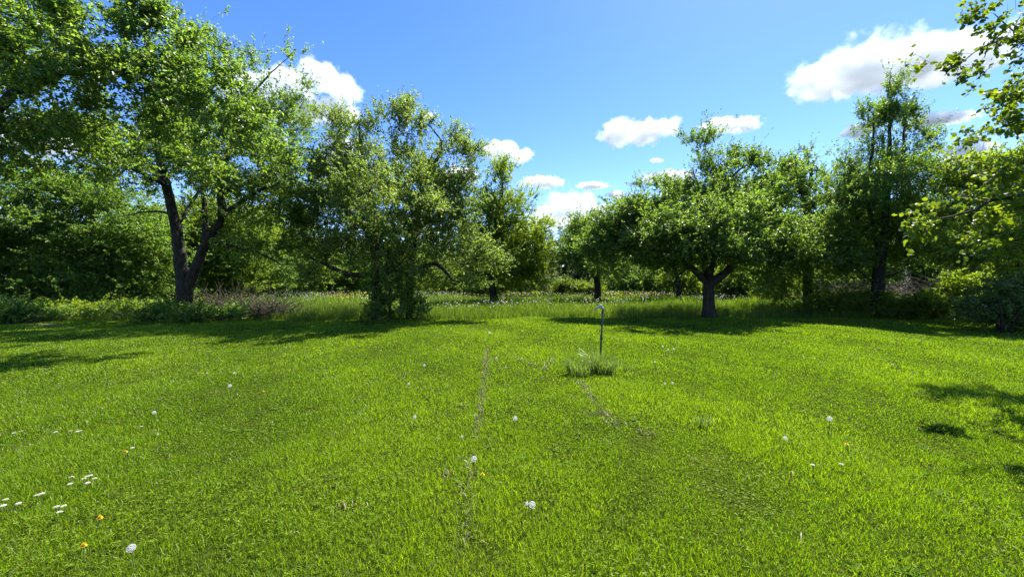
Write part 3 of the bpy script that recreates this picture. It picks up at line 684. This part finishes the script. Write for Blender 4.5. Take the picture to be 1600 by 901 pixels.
shrub('shrub', 'green shrub behind the small trees, right of the middle gap', 38, 995, [(985, 432, 40, 26), (1015, 440, 40, 20)], 420, 'leaf_hedge', 114, .12)
shrub('shrub', 'pale shrub in the meadow behind the wide apple trunk', 36, 1085, [(1080, 430, 45, 28), (1110, 440, 40, 18)], 440, 'leaf_bright', 115, .12)
shrub('shrub', 'bright green shrub right of the wide apple trunk', 30, 1165, [(1160, 432, 40, 28), (1190, 440, 40, 20), (1140, 445, 30, 14)], 500, 'leaf_bright', 116, .11)
shrub('hedge_tree', 'hedge tree behind the wide apple tree and the dense fruit tree', 40, 1210, [(1180, 375, 50, 50), (1230, 400, 55, 45)], 560, 'leaf_hedge', 117, .14, cat='tree')
shrub('hedge_tree', 'hedge tree visible between the dense fruit tree and the tall pear', 34, 1330, [(1320, 370, 50, 55), (1340, 420, 60, 30)], 560, 'leaf_hedge', 118, .12, cat='tree')
shrub('hedge_tree', 'leafy hedge tree to the right of the tall pear trunk', 31, 1460, [(1440, 370, 40, 50), (1470, 400, 50, 30), (1500, 360, 40, 60), (1470, 330, 30, 40)], 850, 'leaf_hedge', 119, .10, cat='tree')
shrub('hedge_tree', 'dark hedge tree beyond the right frame edge', 24, 1620, [(1610, 400, 70, 55), (1590, 350, 50, 50), (1680, 370, 70, 70)], 850, 'leaf_dark', 120, .10, cat='tree')
shrub('grey_shrub', 'grey-green glossy shrub at the right edge of the lawn', 12.6, 1570, [(1575, 474, 38, 28), (1612, 458, 40, 24), (1540, 490, 18, 12), (1650, 465, 50, 36), (1590, 500, 50, 10)], 620, 'leaf_grey', 121, .06, slen=(.12, .35), per=13)
shrub('bramble_bush', 'low bright bramble bush between the tall pear and the grey shrub', 16.6, 1455, [(1440, 478, 48, 14), (1480, 468, 30, 22), (1410, 485, 26, 8), (1500, 440, 18, 16)], 480, 'leaf_bright', 122, .07, slen=(.12, .35), zmin=.08)
shrub('bramble_bush', 'low leafy undergrowth left of the tall pear trunk', 18.5, 1325, [(1325, 470, 45, 14), (1290, 475, 30, 10), (1350, 478, 30, 10)], 330, 'leaf_bright', 123, .07, slen=(.12, .35), zmin=.08)
shrub('nettle_clump', 'dark tall weeds at the left edge of the picture beside the bare soil', 15.0, 25, [(20, 490, 42, 14), (50, 496, 26, 8), (-30, 488, 50, 16)], 230, 'leaf_hedge', 124, .075, slen=(.15, .45), zflat=1.0, zmin=.08, stems=7, spread=20)
shrub('nettle_clump', 'bright leafy weeds behind the bare soil patch at the left', 17.5, 130, [(85, 484, 35, 9), (135, 485, 40, 7), (190, 484, 40, 8), (235, 482, 30, 8)], 110, 'leaf_bright', 125, .085, slen=(.15, .45), zflat=1.0, zmin=.06, stems=9, spread=26)
shrub('nettle_clump', 'dark weeds crowding round the foot of the forked apple tree', 16.0, 300, [(255, 486, 30, 9), (320, 485, 30, 11), (360, 490, 30, 8), (290, 492, 40, 6)], 190, 'leaf_hedge', 126, .07, slen=(.15, .4), zflat=1.0, zmin=.06, stems=9, spread=24)

# ---------------------------------------------------------------- brush piles
def brush(label, D, boxes, n, seed, r=(.006, .016), L=(.6, 1.8)):
    rng = np.random.default_rng(seed); P0, P1, Rr = [], [], []
    base = W(boxes[0][0], 0, D); base[2] = 0
    for px, rx, h in boxes:
        m = n // len(boxes); c = W(px, 0, D)
        a = rng.uniform(0, 6.28, m); q = np.sqrt(rng.random(m))
        hx = rx / F * D; x = c[0] + np.cos(a) * q * hx; y = D + np.sin(a) * q * min(hx * .7, 2.2)
        top = h * (1 - q ** 2) * rng.uniform(.1, 1, m)
        b = rng.uniform(0, 6.28, m); el = rng.normal(.15, .45, m); l = rng.uniform(*L, m)
        d = np.stack([np.cos(b) * np.cos(el), np.sin(b) * np.cos(el), np.sin(el)], -1)
        p = np.stack([x, y, gz(x, y) + .03 + top], -1)
        k1 = p + d * l[:, None] * .5 + rng.normal(0, .06, (m, 3)); k2 = k1 + norm(d + rng.normal(0, .3, (m, 3))) * l[:, None] * .5
        for u in (p, k1, k2): u[:, 2] = np.maximum(u[:, 2], .03)
        rr = rng.uniform(*r, m)
        P0 += [p, k1]; P1 += [k1, k2]; Rr += [np.stack([rr, rr * .8], -1), np.stack([rr * .8, rr * .4], -1)]
    P0 = np.concatenate(P0); P1 = np.concatenate(P1); Rr = np.concatenate(Rr); dd = norm(P1 - P0)
    v, q = tubes([P0, P1, dd, dd, Rr[:, 0], Rr[:, 1]])
    o = mesh('brush_pile', v - base, q, M['twig'], smooth=True); o.location = base
    tag(o, label, 'brush pile')
brush('brown heap of cut twigs beside the forked apple trunk', 17.6, [(345, 40, 1.0), (390, 45, .75), (425, 30, .45)], 900, 61)
brush('wide brown heap of bare twigs behind the tall pear trunk', 22, [(1320, 50, 1.5), (1410, 60, 1.7), (1470, 50, 1.5)], 2600, 62, L=(.5, 1.6), r=(.006, .015))

# ---------------------------------------------------------------- spruces of the far wood
def spruce_mesh(seed, H=13.0):
    rng = np.random.default_rng(seed)
    V, Q, T, base = [], [], [], 0
    nb = 250
    z = np.sort(rng.uniform(0.3, H * .985, nb)); a = rng.uniform(0, 6.28, nb)
    Rb = (1 - z / H) ** .85 * H * .20 * rng.uniform(.7, 1.15, nb) + .12
    pos, ax, nr, L = [], [], [], []
    for zi, ai, ri in zip(z, a, Rb):
        d = np.array([math.cos(ai), math.sin(ai), 0]); m = int(8 + ri * 13)
        t = rng.uniform(.1, 1, m); p = d[None] * (ri * t)[:, None]; p[:, 2] = zi - .28 * ri * t + .10 * ri * t ** 3
        s = np.array([-d[1], d[0], 0]); sg = rng.choice([-1, 1], m)
        pos.append(p); ax.append(d[None] * .7 + s[None] * (sg * rng.uniform(.2, 1, m))[:, None] + rng.normal(0, .15, (m, 3)) + [0, 0, -.25]); nr.append(np.tile([0, 0, 1.], (m, 1)) + rng.normal(0, .3, (m, 3)))
        L.append(rng.uniform(.25, .55, m) * (0.6 + .4 * ri / 2))
    pos = np.concatenate(pos); ax = np.concatenate(ax); nr = np.concatenate(nr); L = np.concatenate(L)
    v, f = leaf_mesh(pos, ax, nr, L, L * .42)
    return v, f, np.repeat(rng.random(len(pos)), 4), H
def build_wood():
    rng = np.random.default_rng(77)
    protos = []
    for k in range(4):
        v, f, t, H = spruce_mesh(300 + k, 13 + k * .6)
        root = thing('spruce_tree', 'dark pointed spruce in the far wood', 'tree', (0, 0, 0), 'spruces of the far wood')
        zz = np.array([[0, 0, -.1], [0, 0, 3], [0, 0, 8], [0, 0, H]], float); rr = np.array([.22, .19, .12, .01]); up = np.tile([0.02, 0, 1.], (3, 1)); up = norm(up)
        tv, tq = tubes([zz[:-1], zz[1:], up, up, rr[:-1], rr[1:]])
        mesh('trunk', tv, tq, M['bark'], root, smooth=True); mesh('crown', v, f, M['needle'], root, tint=t)
        protos.append(root)
    used = 0
    spots = []
    for row, (D, stp) in enumerate([(58, 25), (64, 24), (72, 24), (80, 26)]):
        px = -220 + row * 9
        while px < 1800:
            spots.append((px + rng.normal(0, 6), D + rng.normal(0, 1.5))); px += stp * rng.uniform(.75, 1.3)
    for i, (px, D) in enumerate(spots):
        if i < 4: o = protos[i]
        else:
            s = protos[int(rng.integers(4))]; o = s.copy(); C.objects.link(o)
            for ch in s.children:
                c = ch.copy(); C.objects.link(c); c.parent = o
        w = W(px, 440, D); o.location = (w[0], w[1], gz(w[0], w[1])); o.rotation_euler = (0, 0, rng.uniform(0, 6.28))
        sc = rng.uniform(.66, .86) * (D / 64); o.scale = (sc * 1.15, sc * 1.15, sc)
        o['label'] = 'dark pointed spruce in the far wood'
build_wood()

# ---------------------------------------------------------------- standpipe with its tufts
def lathe_rings(pts, rads, k=12):
    pts = np.asarray(pts, float); d = norm(np.gradient(pts, axis=0)); rads = np.asarray(rads, float)
    a = np.arange(k) * 2 * np.pi / k
    ref = np.tile([0.02, 1.0, 0.05], (len(pts), 1)); u = norm(np.cross(d, ref)); w = np.cross(d, u)
    v = (pts[:, None] + rads[:, None, None] * (np.cos(a)[None, :, None] * u[:, None] + np.sin(a)[None, :, None] * w[:, None])).reshape(-1, 3)
    i = np.arange(k); j = (i + 1) % k; q = np.stack([i, j, j + k, i + k], -1)
    Q = (np.arange(len(pts) - 1)[:, None, None] * k + q[None]).reshape(-1, 4)
    c = np.vstack([pts[0], pts[-1]]); nv = len(v); v = np.vstack([v, c]); b = (len(pts) - 1) * k
    return v, [Q, np.concatenate([np.stack([j, i, np.full(k, nv)], -1), np.stack([b + i, b + j, np.full(k, nv + 1)], -1)])]

def standpipe():
    D = 7.2; b = W(937, 572, D); b[2] = gz(b[0], b[1])
    r = thing('standpipe', 'thin grey metal standpipe with a pale tap on top standing in a grass tuft', 'standpipe', b)
    top = W(942, 483, D) - b
    v, f = lathe_rings([[0, 0, -.1], top * .5, top], [.017, .017, .017]); mesh('pipe', v, f, M['pipe'], r, smooth=True)
    v, f = lathe_rings([top * .47, top * .475, top * .555, top * .56], [.017, .024, .024, .017]); mesh('coupling', v, f, M['pipe'], r, smooth=True)
    t = top + [0, 0, .0]
    v, f = lathe_rings([t + [.012, 0, -.02], t + [.008, 0, .018], t + [-.015, 0, .036], t + [-.07, 0, .038], t + [-.13, -.005, .030], t + [-.15, -.008, -.01]], [.022, .023, .022, .018, .018, .017], 14)
    tp = mesh('tap', v, f, M['tap'], r, smooth=True)
    v, f = lathe_rings([t + [-.045, 0, .05], t + [-.045, 0, .075]], [.008, .008]); mesh('valve_stem', v, f, M['tap'], tp)
    v, f = lathe_rings([t + [-.085, 0, .078], t + [-.045, 0, .082], t + [-.005, 0, .078]], [.009, .011, .009]); mesh('handle', v, f, M['tap'], tp)
standpipe()

def tuft(label, px, py, rad, n, h, seed, cx=None):
    rng = np.random.default_rng(seed); g = gpix(px, py)
    k = 9; cc = rng.normal(0, rad * .42, (k, 2)); ch = rng.uniform(.55, 1.15, k); w = rng.integers(0, k, n)
    off = rng.normal(0, rad * .13, (n, 2)); x, y = (cc[w] + off).T; y = y * .8
    a = np.arctan2(off[:, 1] + .35 * cc[w, 1], off[:, 0] + .35 * cc[w, 0]) + rng.normal(0, .7, n)
    hh = h * ch[w] * rng.uniform(.5, 1.25, n)
    lean = np.clip(np.abs(rng.normal(.45, .35, n)), .05, 1.3)
    v, f = blades(np.stack([x, y, np.zeros(n)], -1), hh, rng.uniform(.006, .013, n), lean, rng, up=a)
    o = mesh('grass_tuft', v, f, M['tuft'], tint=np.repeat(rng.random(n), 5)); o.location = (g[0], g[1], gz(g[0], g[1]) - .01)
    tag(o, label, 'grass tuft')
tuft('long grey-green grass tuft around the foot of the standpipe', 940, 582, .40, 900, .37, 71)
tuft('long grass tuft just left of the standpipe tuft', 905, 585, .29, 420, .33, 72)
tuft('small thin grass tuft right of the standpipe', 970, 576, .2, 110, .28, 73)
tuft('darker rough grass tuft in the open lawn right of centre', 1100, 668, .12, 120, .13, 74)

# ---------------------------------------------------------------- lawn flowers
def uv_ball(r, k=10, m=6, sz=1.0):
    v = [[0, 0, r * sz]]
    for i in range(1, m):
        t = math.pi * i / m
        for j in range(k): v.append([r * math.sin(t) * math.cos(2 * math.pi * j / k), r * math.sin(t) * math.sin(2 * math.pi * j / k), r * sz * math.cos(t)])
    v.append([0, 0, -r * sz]); f3 = []; f4 = []
    for j in range(k): f3.append([0, 1 + j, 1 + (j + 1) % k]); b = 1 + (m - 2) * k; f3.append([len(v) - 1, b + (j + 1) % k, b + j])
    for i in range(m - 2):
        for j in range(k): a = 1 + i * k; f4.append([a + j, a + k + j, a + k + (j + 1) % k, a + (j + 1) % k])
    return np.array(v), [np.array(f3), np.array(f4)]

def clock_head(r, n, seed):
    rng = np.random.default_rng(seed); i = np.arange(n) + .5
    ph = np.arccos(1 - 2 * i / n); th = np.pi * (1 + 5 ** .5) * i
    d = np.stack([np.cos(th) * np.sin(ph), np.sin(th) * np.sin(ph), np.cos(ph)], -1)
    d = norm(d + rng.normal(0, .06, (n, 3))); u = norm(np.cross(d, np.tile([.3, .2, .9], (n, 1)))); w = np.cross(d, u)
    V, F3, base = [], [], 0
    a = np.arange(6) * np.pi / 3
    tip = d * r * .86
    # stalks
    v = np.stack([d * r * .15 - u * .0004, d * r * .15 + u * .0004, tip], 1).reshape(-1, 3); V.append(v); F3.append(np.arange(n * 3).reshape(n, 3)); base += n * 3
    # pappus stars: six thin rays each
    for k in range(6):
        e = tip + d * r * .16 + (u * math.cos(a[k]) + w * math.sin(a[k])) * r * .27; s = (-u * math.sin(a[k]) + w * math.cos(a[k])) * r * .04
        v = np.stack([tip, e - s, e + s], 1).reshape(-1, 3); V.append(v); F3.append(np.arange(n * 3).reshape(n, 3) + base); base += n * 3
    return np.concatenate(V), np.concatenate(F3)

def stem_mesh(h, lean, r=.0028):
    t = np.linspace(0, 1, 6)[:, None]; p = np.concatenate([lean * t ** 2, np.zeros_like(t), h * t - .01], 1)
    return lathe_rings(p, np.full(6, r), 6)

def make_clock(h, r, lean, seed, label):
    o = thing('dandelion_clock', label, 'dandelion', (0, 0, 0))
    v, f = stem_mesh(h, lean); mesh('stem', v, f, M['stem'], o, smooth=True)
    top = np.array([lean, 0, h + r * .2])
    v, f = clock_head(r, 90, seed); hd = mesh('seed_head', v + top, f, M['seed'], o)
    v, f = uv_ball(r * .2); mesh('seed_core', v + top, f, M['seedcore'], hd, smooth=True)
    return o
def petal_disc(rad, n, layers, zc, wid):
    V, F4, b = [], [], 0
    for L in range(layers):
        rr = rad * (1 - .22 * L)
        for j in range(n):
            a = 2 * math.pi * (j + .5 * L) / n; d = np.array([math.cos(a), math.sin(a), 0]); s = np.array([-d[1], d[0], 0]) * wid
            z0 = L * zc; z1 = z0 + zc * (.5 + .9 * L)
            V += [d * rr * .1 - s * .4 + [0, 0, z0], d * rr * .1 + s * .4 + [0, 0, z0], d * rr * .85 + s + [0, 0, z1], d * rr + [0, 0, z1], d * rr * .85 - s + [0, 0, z1]]
            F4.append([b, b + 1, b + 2, b + 3, b + 4]); b += 5
    return np.array(V), np.array(F4)
def make_dandelion(h, lean, label):
    o = thing('dandelion_flower', label, 'dandelion', (0, 0, 0))
    v, f = stem_mesh(h, lean); mesh('stem', v, f, M['stem'], o, smooth=True)
    v, f = petal_disc(.017, 22, 4, .003, .0027); mesh('flower_head', v + [lean, 0, h], f, M['petal_yellow'], o)
    return o
def make_daisy(h, lean, label, r=.016):
    o = thing('daisy', label, 'daisy', (0, 0, 0))
    v, f = stem_mesh(h, lean, .0014); mesh('stem', v, f, M['stem'], o, smooth=True)
    v, f = petal_disc(r, 18, 2, .0014, .0032); hd = mesh('petals', v + [lean, 0, h], f, M['petal_white'], o)
    v, f = uv_ball(.0045, 8, 5, .7); mesh('flower_centre', v + [lean, 0, h + .003], f, M['petal_yellow'], hd, smooth=True)
    return o
def dup(s):
    r = s.copy(); C.objects.link(r)
    for ch in list(s.children):
        c = ch.copy(); C.objects.link(c); c.parent = r
        for g_ in ch.children:
            d = g_.copy(); C.objects.link(d); d.parent = c
    return r
def plant_at(o, px, py, h, rng, label, group=None, scale=1.0):
    x, y = gpix(px, py, h * scale)
    o.location = (x, y, gz(x, y)); o.rotation_euler = (rng.normal(0, .06), rng.normal(0, .06), rng.uniform(0, 6.28)); o.scale = (scale,) * 3
    o['label'] = label
    if group: o['group'] = group
    return o

FR = np.random.default_rng(91)
clock = make_clock(.15, .021, .01, 1, 'x'); used_clock = [False]
def put_clock(px, py, label, group=None, scale=1.0):
    o = clock if not used_clock[0] else dup(clock); used_clock[0] = True
    return plant_at(o, px, py, .155, FR, label, group, scale)
G1 = 'dandelion clocks scattered over the lawn'
for px, py, lb, sc in [
    (830, 787, 'fluffy white dandelion clock nearest the bottom centre of the lawn', 1.0), (821, 788, 'small half blown dandelion clock touching the nearest big one', .6),
    (742, 720, 'white dandelion clock just above the yellow dandelion in the near lawn', 1.05), (803, 661, 'round white dandelion clock alone in the middle of the lawn', 1.05),
    (665, 574, 'white dandelion clock in the lawn left of the dry strip', 1.0), (637, 600, 'small dandelion clock below and left of the one beside the dry strip', .75),
    (776, 562, 'white dandelion clock at the upper end of the dry strip', 1.0), (791, 575, 'faint dandelion clock just below the upper end of the dry strip', .7),
    (765, 521, 'tall pale dandelion clock near the mown edge, in line with the dry strip', 1.3), (816, 517, 'small dandelion clock near the mown edge, right of the tall pale one', .9),
    (596, 547, 'tiny dandelion clock near the shadow of the bushy apple tree', .8), (361, 600, 'round white dandelion clock in the left part of the lawn', 1.05),
    (367, 581, 'dandelion clock just above the round one in the left lawn', .9), (646, 655, 'ragged dandelion clock left of the dry strip in the mid lawn', .8),
    (1295, 650, 'tall white dandelion clock in the right half of the lawn', 1.15), (1222, 683, 'ragged pale dandelion clock left of the tall right one', .85),
    (210, 848, 'greyish dandelion clock at the bottom left of the lawn', .95), (1035, 543, 'leftmost of the dandelion clocks right of the standpipe', .95),
    (1045, 548, 'middle dandelion clock of the three right of the standpipe', .9), (1053, 546, 'rightmost of the three dandelion clocks right of the standpipe', .9),
    (1039, 601, 'left dandelion clock of the pair right of the tuft', .7), (1051, 600, 'right dandelion clock of the pair right of the tuft', .75),
    (1024, 565, 'small dandelion clock just below the three right of the standpipe', .8), (241, 641, 'pale dandelion clock among daisies in the left lawn', .85),
    (722, 687, 'tiny white dandelion clock at the lower end of the dry strip', .55), (1208, 518, 'dandelion clock by the tree shade on the right', .8)]:
    put_clock(px, py, lb, None, sc)
GM = 'dandelion clocks at the front of the meadow'
mr = np.random.default_rng(95); made = 0
tall_clock = make_clock(.60, .025, .06, 2, 'x')
while made < 190:
    x = mr.uniform(-7, 7) if made < 130 else mr.uniform(-18, 22); y = mow_edge(np.array(x)) + mr.exponential(1.6) + .3
    if y > 25: continue
    o = tall_clock if made == 0 else dup(tall_clock)
    o.scale = (mr.uniform(.75, 1.15),) * 3; o.location = (x, float(y), float(gz(x, y))); o.rotation_euler = (mr.normal(0, .1), mr.normal(0, .1), mr.uniform(0, 6.28))
    o['label'] = 'white dandelion clock on a tall stem at the front of the unmown meadow'; o['group'] = GM; made += 1
dan = make_dandelion(.10, .008, 'x'); ud = [False]
for px, py, lb in [(755, 744, 'yellow dandelion in the near lawn below the white clock'), (753, 585, 'yellow dandelion on the dry strip'), (802, 520, 'small yellow dandelion near the mown edge at centre'),
    (1034, 556, 'small yellow dandelion right of the standpipe'), (410, 609, 'yellow dandelion in the left middle of the lawn'), (199, 702, 'yellow dandelion in the left lawn between the daisies'),
    (132, 848, 'yellow dandelion at the bottom left'), (151, 807, 'half closed yellow dandelion just above the bottom left one'), (1326, 692, 'bright yellow dandelion in the right lawn below the tall clock')]:
    o = dan if not ud[0] else dup(dan); ud[0] = True; plant_at(o, px, py, .105, FR, lb)
dz = make_daisy(.075, .004, 'x'); uz = [False]
DA = [((6, 790), 'large daisy touching the left edge of the picture'), ((8, 782), 'daisy just above the large one at the left edge'), ((32, 786), 'flat daisy in the row by the left edge'), ((56, 775), 'daisy at the raised end of the left row'),
      ((64, 772), 'small daisy farthest right in the left row'), ((86, 792), 'upper left daisy of the trio near the left edge'), ((89, 800), 'biggest daisy of the trio near the left edge'), ((103, 788), 'right daisy of the trio near the left edge'),
      ((112, 745), 'left daisy of the cluster in the left lawn'), ((128, 748), 'lower middle daisy of the cluster in the left lawn'), ((134, 744), 'centre daisy of the cluster in the left lawn'), ((141, 742), 'top right daisy of the cluster in the left lawn'),
      ((146, 747), 'rightmost daisy of the cluster in the left lawn'), ((110, 755), 'lowest daisy of the cluster in the left lawn'), ((136, 753), 'bottom middle daisy of the cluster in the left lawn'),
      ((23, 671), 'left daisy of the far left pair'), ((32, 669), 'right daisy of the far left pair'), ((88, 670), 'lone daisy between the far left pair and the next daisies'), ((112, 669), 'left daisy of the trio higher in the left lawn'),
      ((121, 670), 'middle daisy of the trio higher in the left lawn'), ((126, 669), 'right daisy of the trio higher in the left lawn'), ((309, 582), 'left daisy of the far trio in the lawn'), ((317, 581), 'middle daisy of the far trio in the lawn'),
      ((324, 581), 'right daisy of the far trio in the lawn'), ((219, 663), 'lone daisy left of the pale dandelion clock'), ((206, 696), 'daisy just above the yellow dandelion in the left lawn'),
      ((1271, 726), 'left daisy below the bright yellow dandelion'), ((1315, 725), 'right daisy below the bright yellow dandelion')]
for (px, py), lb in DA:
    o = dz if not uz[0] else dup(dz); uz[0] = True; plant_at(o, px, py, .08, FR, lb, None, 1.0)
for px, py in [(1360, 543), (1368, 544), (1374, 543), (1395, 571), (1570, 519), (1578, 521), (1586, 519), (1592, 522), (1545, 534), (1552, 538), (1330, 555), (1500, 530), (1520, 545)]:
    o = dup(dz); plant_at(o, px, py, .08, FR, 'tiny white daisy in the lawn near the right hand shade', 'daisies in the far right lawn', 1.2)

# ---------------------------------------------------------------- clouds (volumes far away)
def cloud(px, py, rx, ry, lobes, label, seed, dist=2600.0, dens=0.05, wisp=0.5, base_cut=-0.75):
    D = dist; c = W(px, py, D); sx, sz = rx / F * D, ry / F * D; sy = min(sx, max(sz * 1.5, sx * .6))
    v, f = uv_ball(1.0, 24, 12)
    v = v * 1.25
    m, n, l = new_mat('cloud_vapour')
    tc = n.new('ShaderNodeTexCoord')
    def vm(op, a, b=None):
        q = n.new('ShaderNodeVectorMath'); q.operation = op
        for i, z in enumerate((a, b)):
            if z is None: continue
            if isinstance(z, tuple): q.inputs[i].default_value = z
            else: l.new(z, q.inputs[i])
        return q.outputs['Value'] if op in ('LENGTH', 'DOT_PRODUCT') else q.outputs[0]
    def mt(op, a, b=None, c_=None):
        q = n.new('ShaderNodeMath'); q.operation = op
        for i, z in enumerate((a, b, c_)):
            if z is None: continue
            if isinstance(z, (int, float)): q.inputs[i].default_value = z
            else: l.new(z, q.inputs[i])
        return q.outputs[0]
    P = tc.outputs['Object']
    world_s = vm('MULTIPLY', P, (sx / sz, sy / sz, 1.0))
    nz = n.new('ShaderNodeTexNoise'); nz.inputs['Scale'].default_value = 1.5; nz.inputs['Detail'].default_value = 7; nz.inputs['Roughness'].default_value = 0.6; nz.inputs['Distortion'].default_value = 0.25
    l.new(vm('ADD', world_s, (seed * 3.7, seed * 1.3, 0)), nz.inputs['Vector'])
    best = None
    for (lx, lz, lrx, lrz) in lobes:
        d = mt('SUBTRACT', 1.0, vm('LENGTH', vm('DIVIDE', vm('SUBTRACT', P, (lx, 0.0, lz)), (lrx, 0.8, lrz))))
        best = d if best is None else mt('SMOOTH_MAX', best, d, 0.15)
    s = mt('ADD', best, mt('MULTIPLY', mt('SUBTRACT', nz.outputs[0], 0.52), 1.9 * wisp + 1.1))
    sep = n.new('ShaderNodeSeparateXYZ'); l.new(P, sep.inputs[0])
    r = n.new('ShaderNodeMapRange'); r.interpolation_type = 'SMOOTHSTEP'; r.inputs[1].default_value = 0.06; r.inputs[2].default_value = 0.5; r.inputs[3].default_value = 0; r.inputs[4].default_value = dens * 60.0 / sz
    l.new(s, r.inputs[0])
    # nothing may reach the domain's skin
    edge = n.new('ShaderNodeMapRange'); edge.inputs[1].default_value = 1.22; edge.inputs[2].default_value = 1.05; l.new(vm('LENGTH', P), edge.inputs[0])
    pv = n.new('ShaderNodeVolumePrincipled'); pv.inputs['Color'].default_value = (0.92, 0.94, 0.96, 1); pv.inputs['Anisotropy'].default_value = 0.0
    l.new(mt('MULTIPLY', r.outputs[0], edge.outputs[0]), pv.inputs['Density'])
    o_ = n.new('ShaderNodeOutputMaterial'); l.new(pv.outputs[0], o_.inputs['Volume'])
    ob = mesh('cloud', v, f, m, smooth=True); ob.location = c; ob.scale = (sx, sy, sz)
    tag(ob, label, 'cloud')
L1 = [(0, 0, .95, .9)]
cloud(1405, 103, 165, 50, [(-.55, -.25, .42, .7), (0, .1, .6, .75), (.5, .2, .5, .7), (-.2, -.1, .6, .7)], 'largest flat bottomed white cloud at the upper right behind the tall pear top', 1)
cloud(500, 128, 70, 36, [(0, .2, .6, .7), (.5, -.3, .5, .5), (-.6, -.1, .6, .7)], 'bulging white cloud behind the top of the forked apple tree', 2)
cloud(480, 172, 95, 26, [(-.1, 0, .9, .8), (.4, -.1, .5, .6)], 'lower flat cloud under the bulging one at left', 3)
cloud(400, 150, 70, 50, L1, 'cloud half hidden by the forked apple tree crown', 4)
cloud(787, 237, 50, 22, [(-.1, .1, .7, .8), (.5, -.3, .5, .5)], 'small domed cloud above the leaning tree', 5)
cloud(848, 285, 44, 13, [(0, 0, .9, .8)], 'small flat cloud right of the leaning tree top', 6)
cloud(926, 290, 30, 7, L1, 'thin small cloud left of centre gap, above the horizon bank', 7, wisp=.3)
cloud(1000, 207, 70, 27, [(-.45, -.05, .5, .85), (.1, 0, .5, .8), (.6, .3, .4, .5)], 'long white cloud in the centre right sky', 8)
cloud(1140, 197, 54, 16, [(-.3, 0, .6, .8), (.4, .1, .55, .7)], 'smooth elongated cloud above the wide apple tree', 9)
cloud(1026, 251, 12, 5, L1, 'tiny cloud puff below the long white cloud', 10, wisp=.2)
cloud(893, 322, 75, 28, [(0, .1, .6, .8), (-.4, -.4, .6, .5), (.5, -.3, .5, .5)], 'pale cloud bank low over the dark wood', 11, dist=4200, dens=.03)
cloud(890, 346, 95, 16, L1, 'lowest hazy cloud strip just above the spruce tops', 12, dist=5200, dens=.02)
cloud(963, 304, 22, 8, L1, 'small cloud right of the low cloud bank', 13, wisp=.3)
cloud(993, 287, 14, 4, L1, 'tiny thin cloud above the small one right of the bank', 14, wisp=.2)
cloud(1045, 277, 50, 12, L1, 'cloud peeping over the left shoulder of the wide apple tree', 15)
cloud(1470, 187, 58, 15, [(-.3, -.1, .6, .8), (.4, .2, .6, .5)], 'flat cloud right of the tall pear top', 16)
cloud(1510, 238, 50, 24, [(0, 0, .9, .8)], 'white cloud behind the near right branches', 17)
cloud(1340, 205, 30, 16, L1, 'cloud showing through the left side of the tall pear top', 18)
cloud(525, 235, 40, 35, L1, 'cloud between the forked apple and the bushy apple tree', 19)
cloud(668, 182, 15, 9, L1, 'tiny cloud wisp right of the bushy apple top', 20, wisp=.4, dens=.02)
cloud(70, 215, 80, 40, L1, 'white cloud seen under the overhanging left tree', 21)
cloud(715, 275, 40, 22, L1, 'cloud seen through the right side of the bushy apple tree', 22)
print('tree leaves', NL)
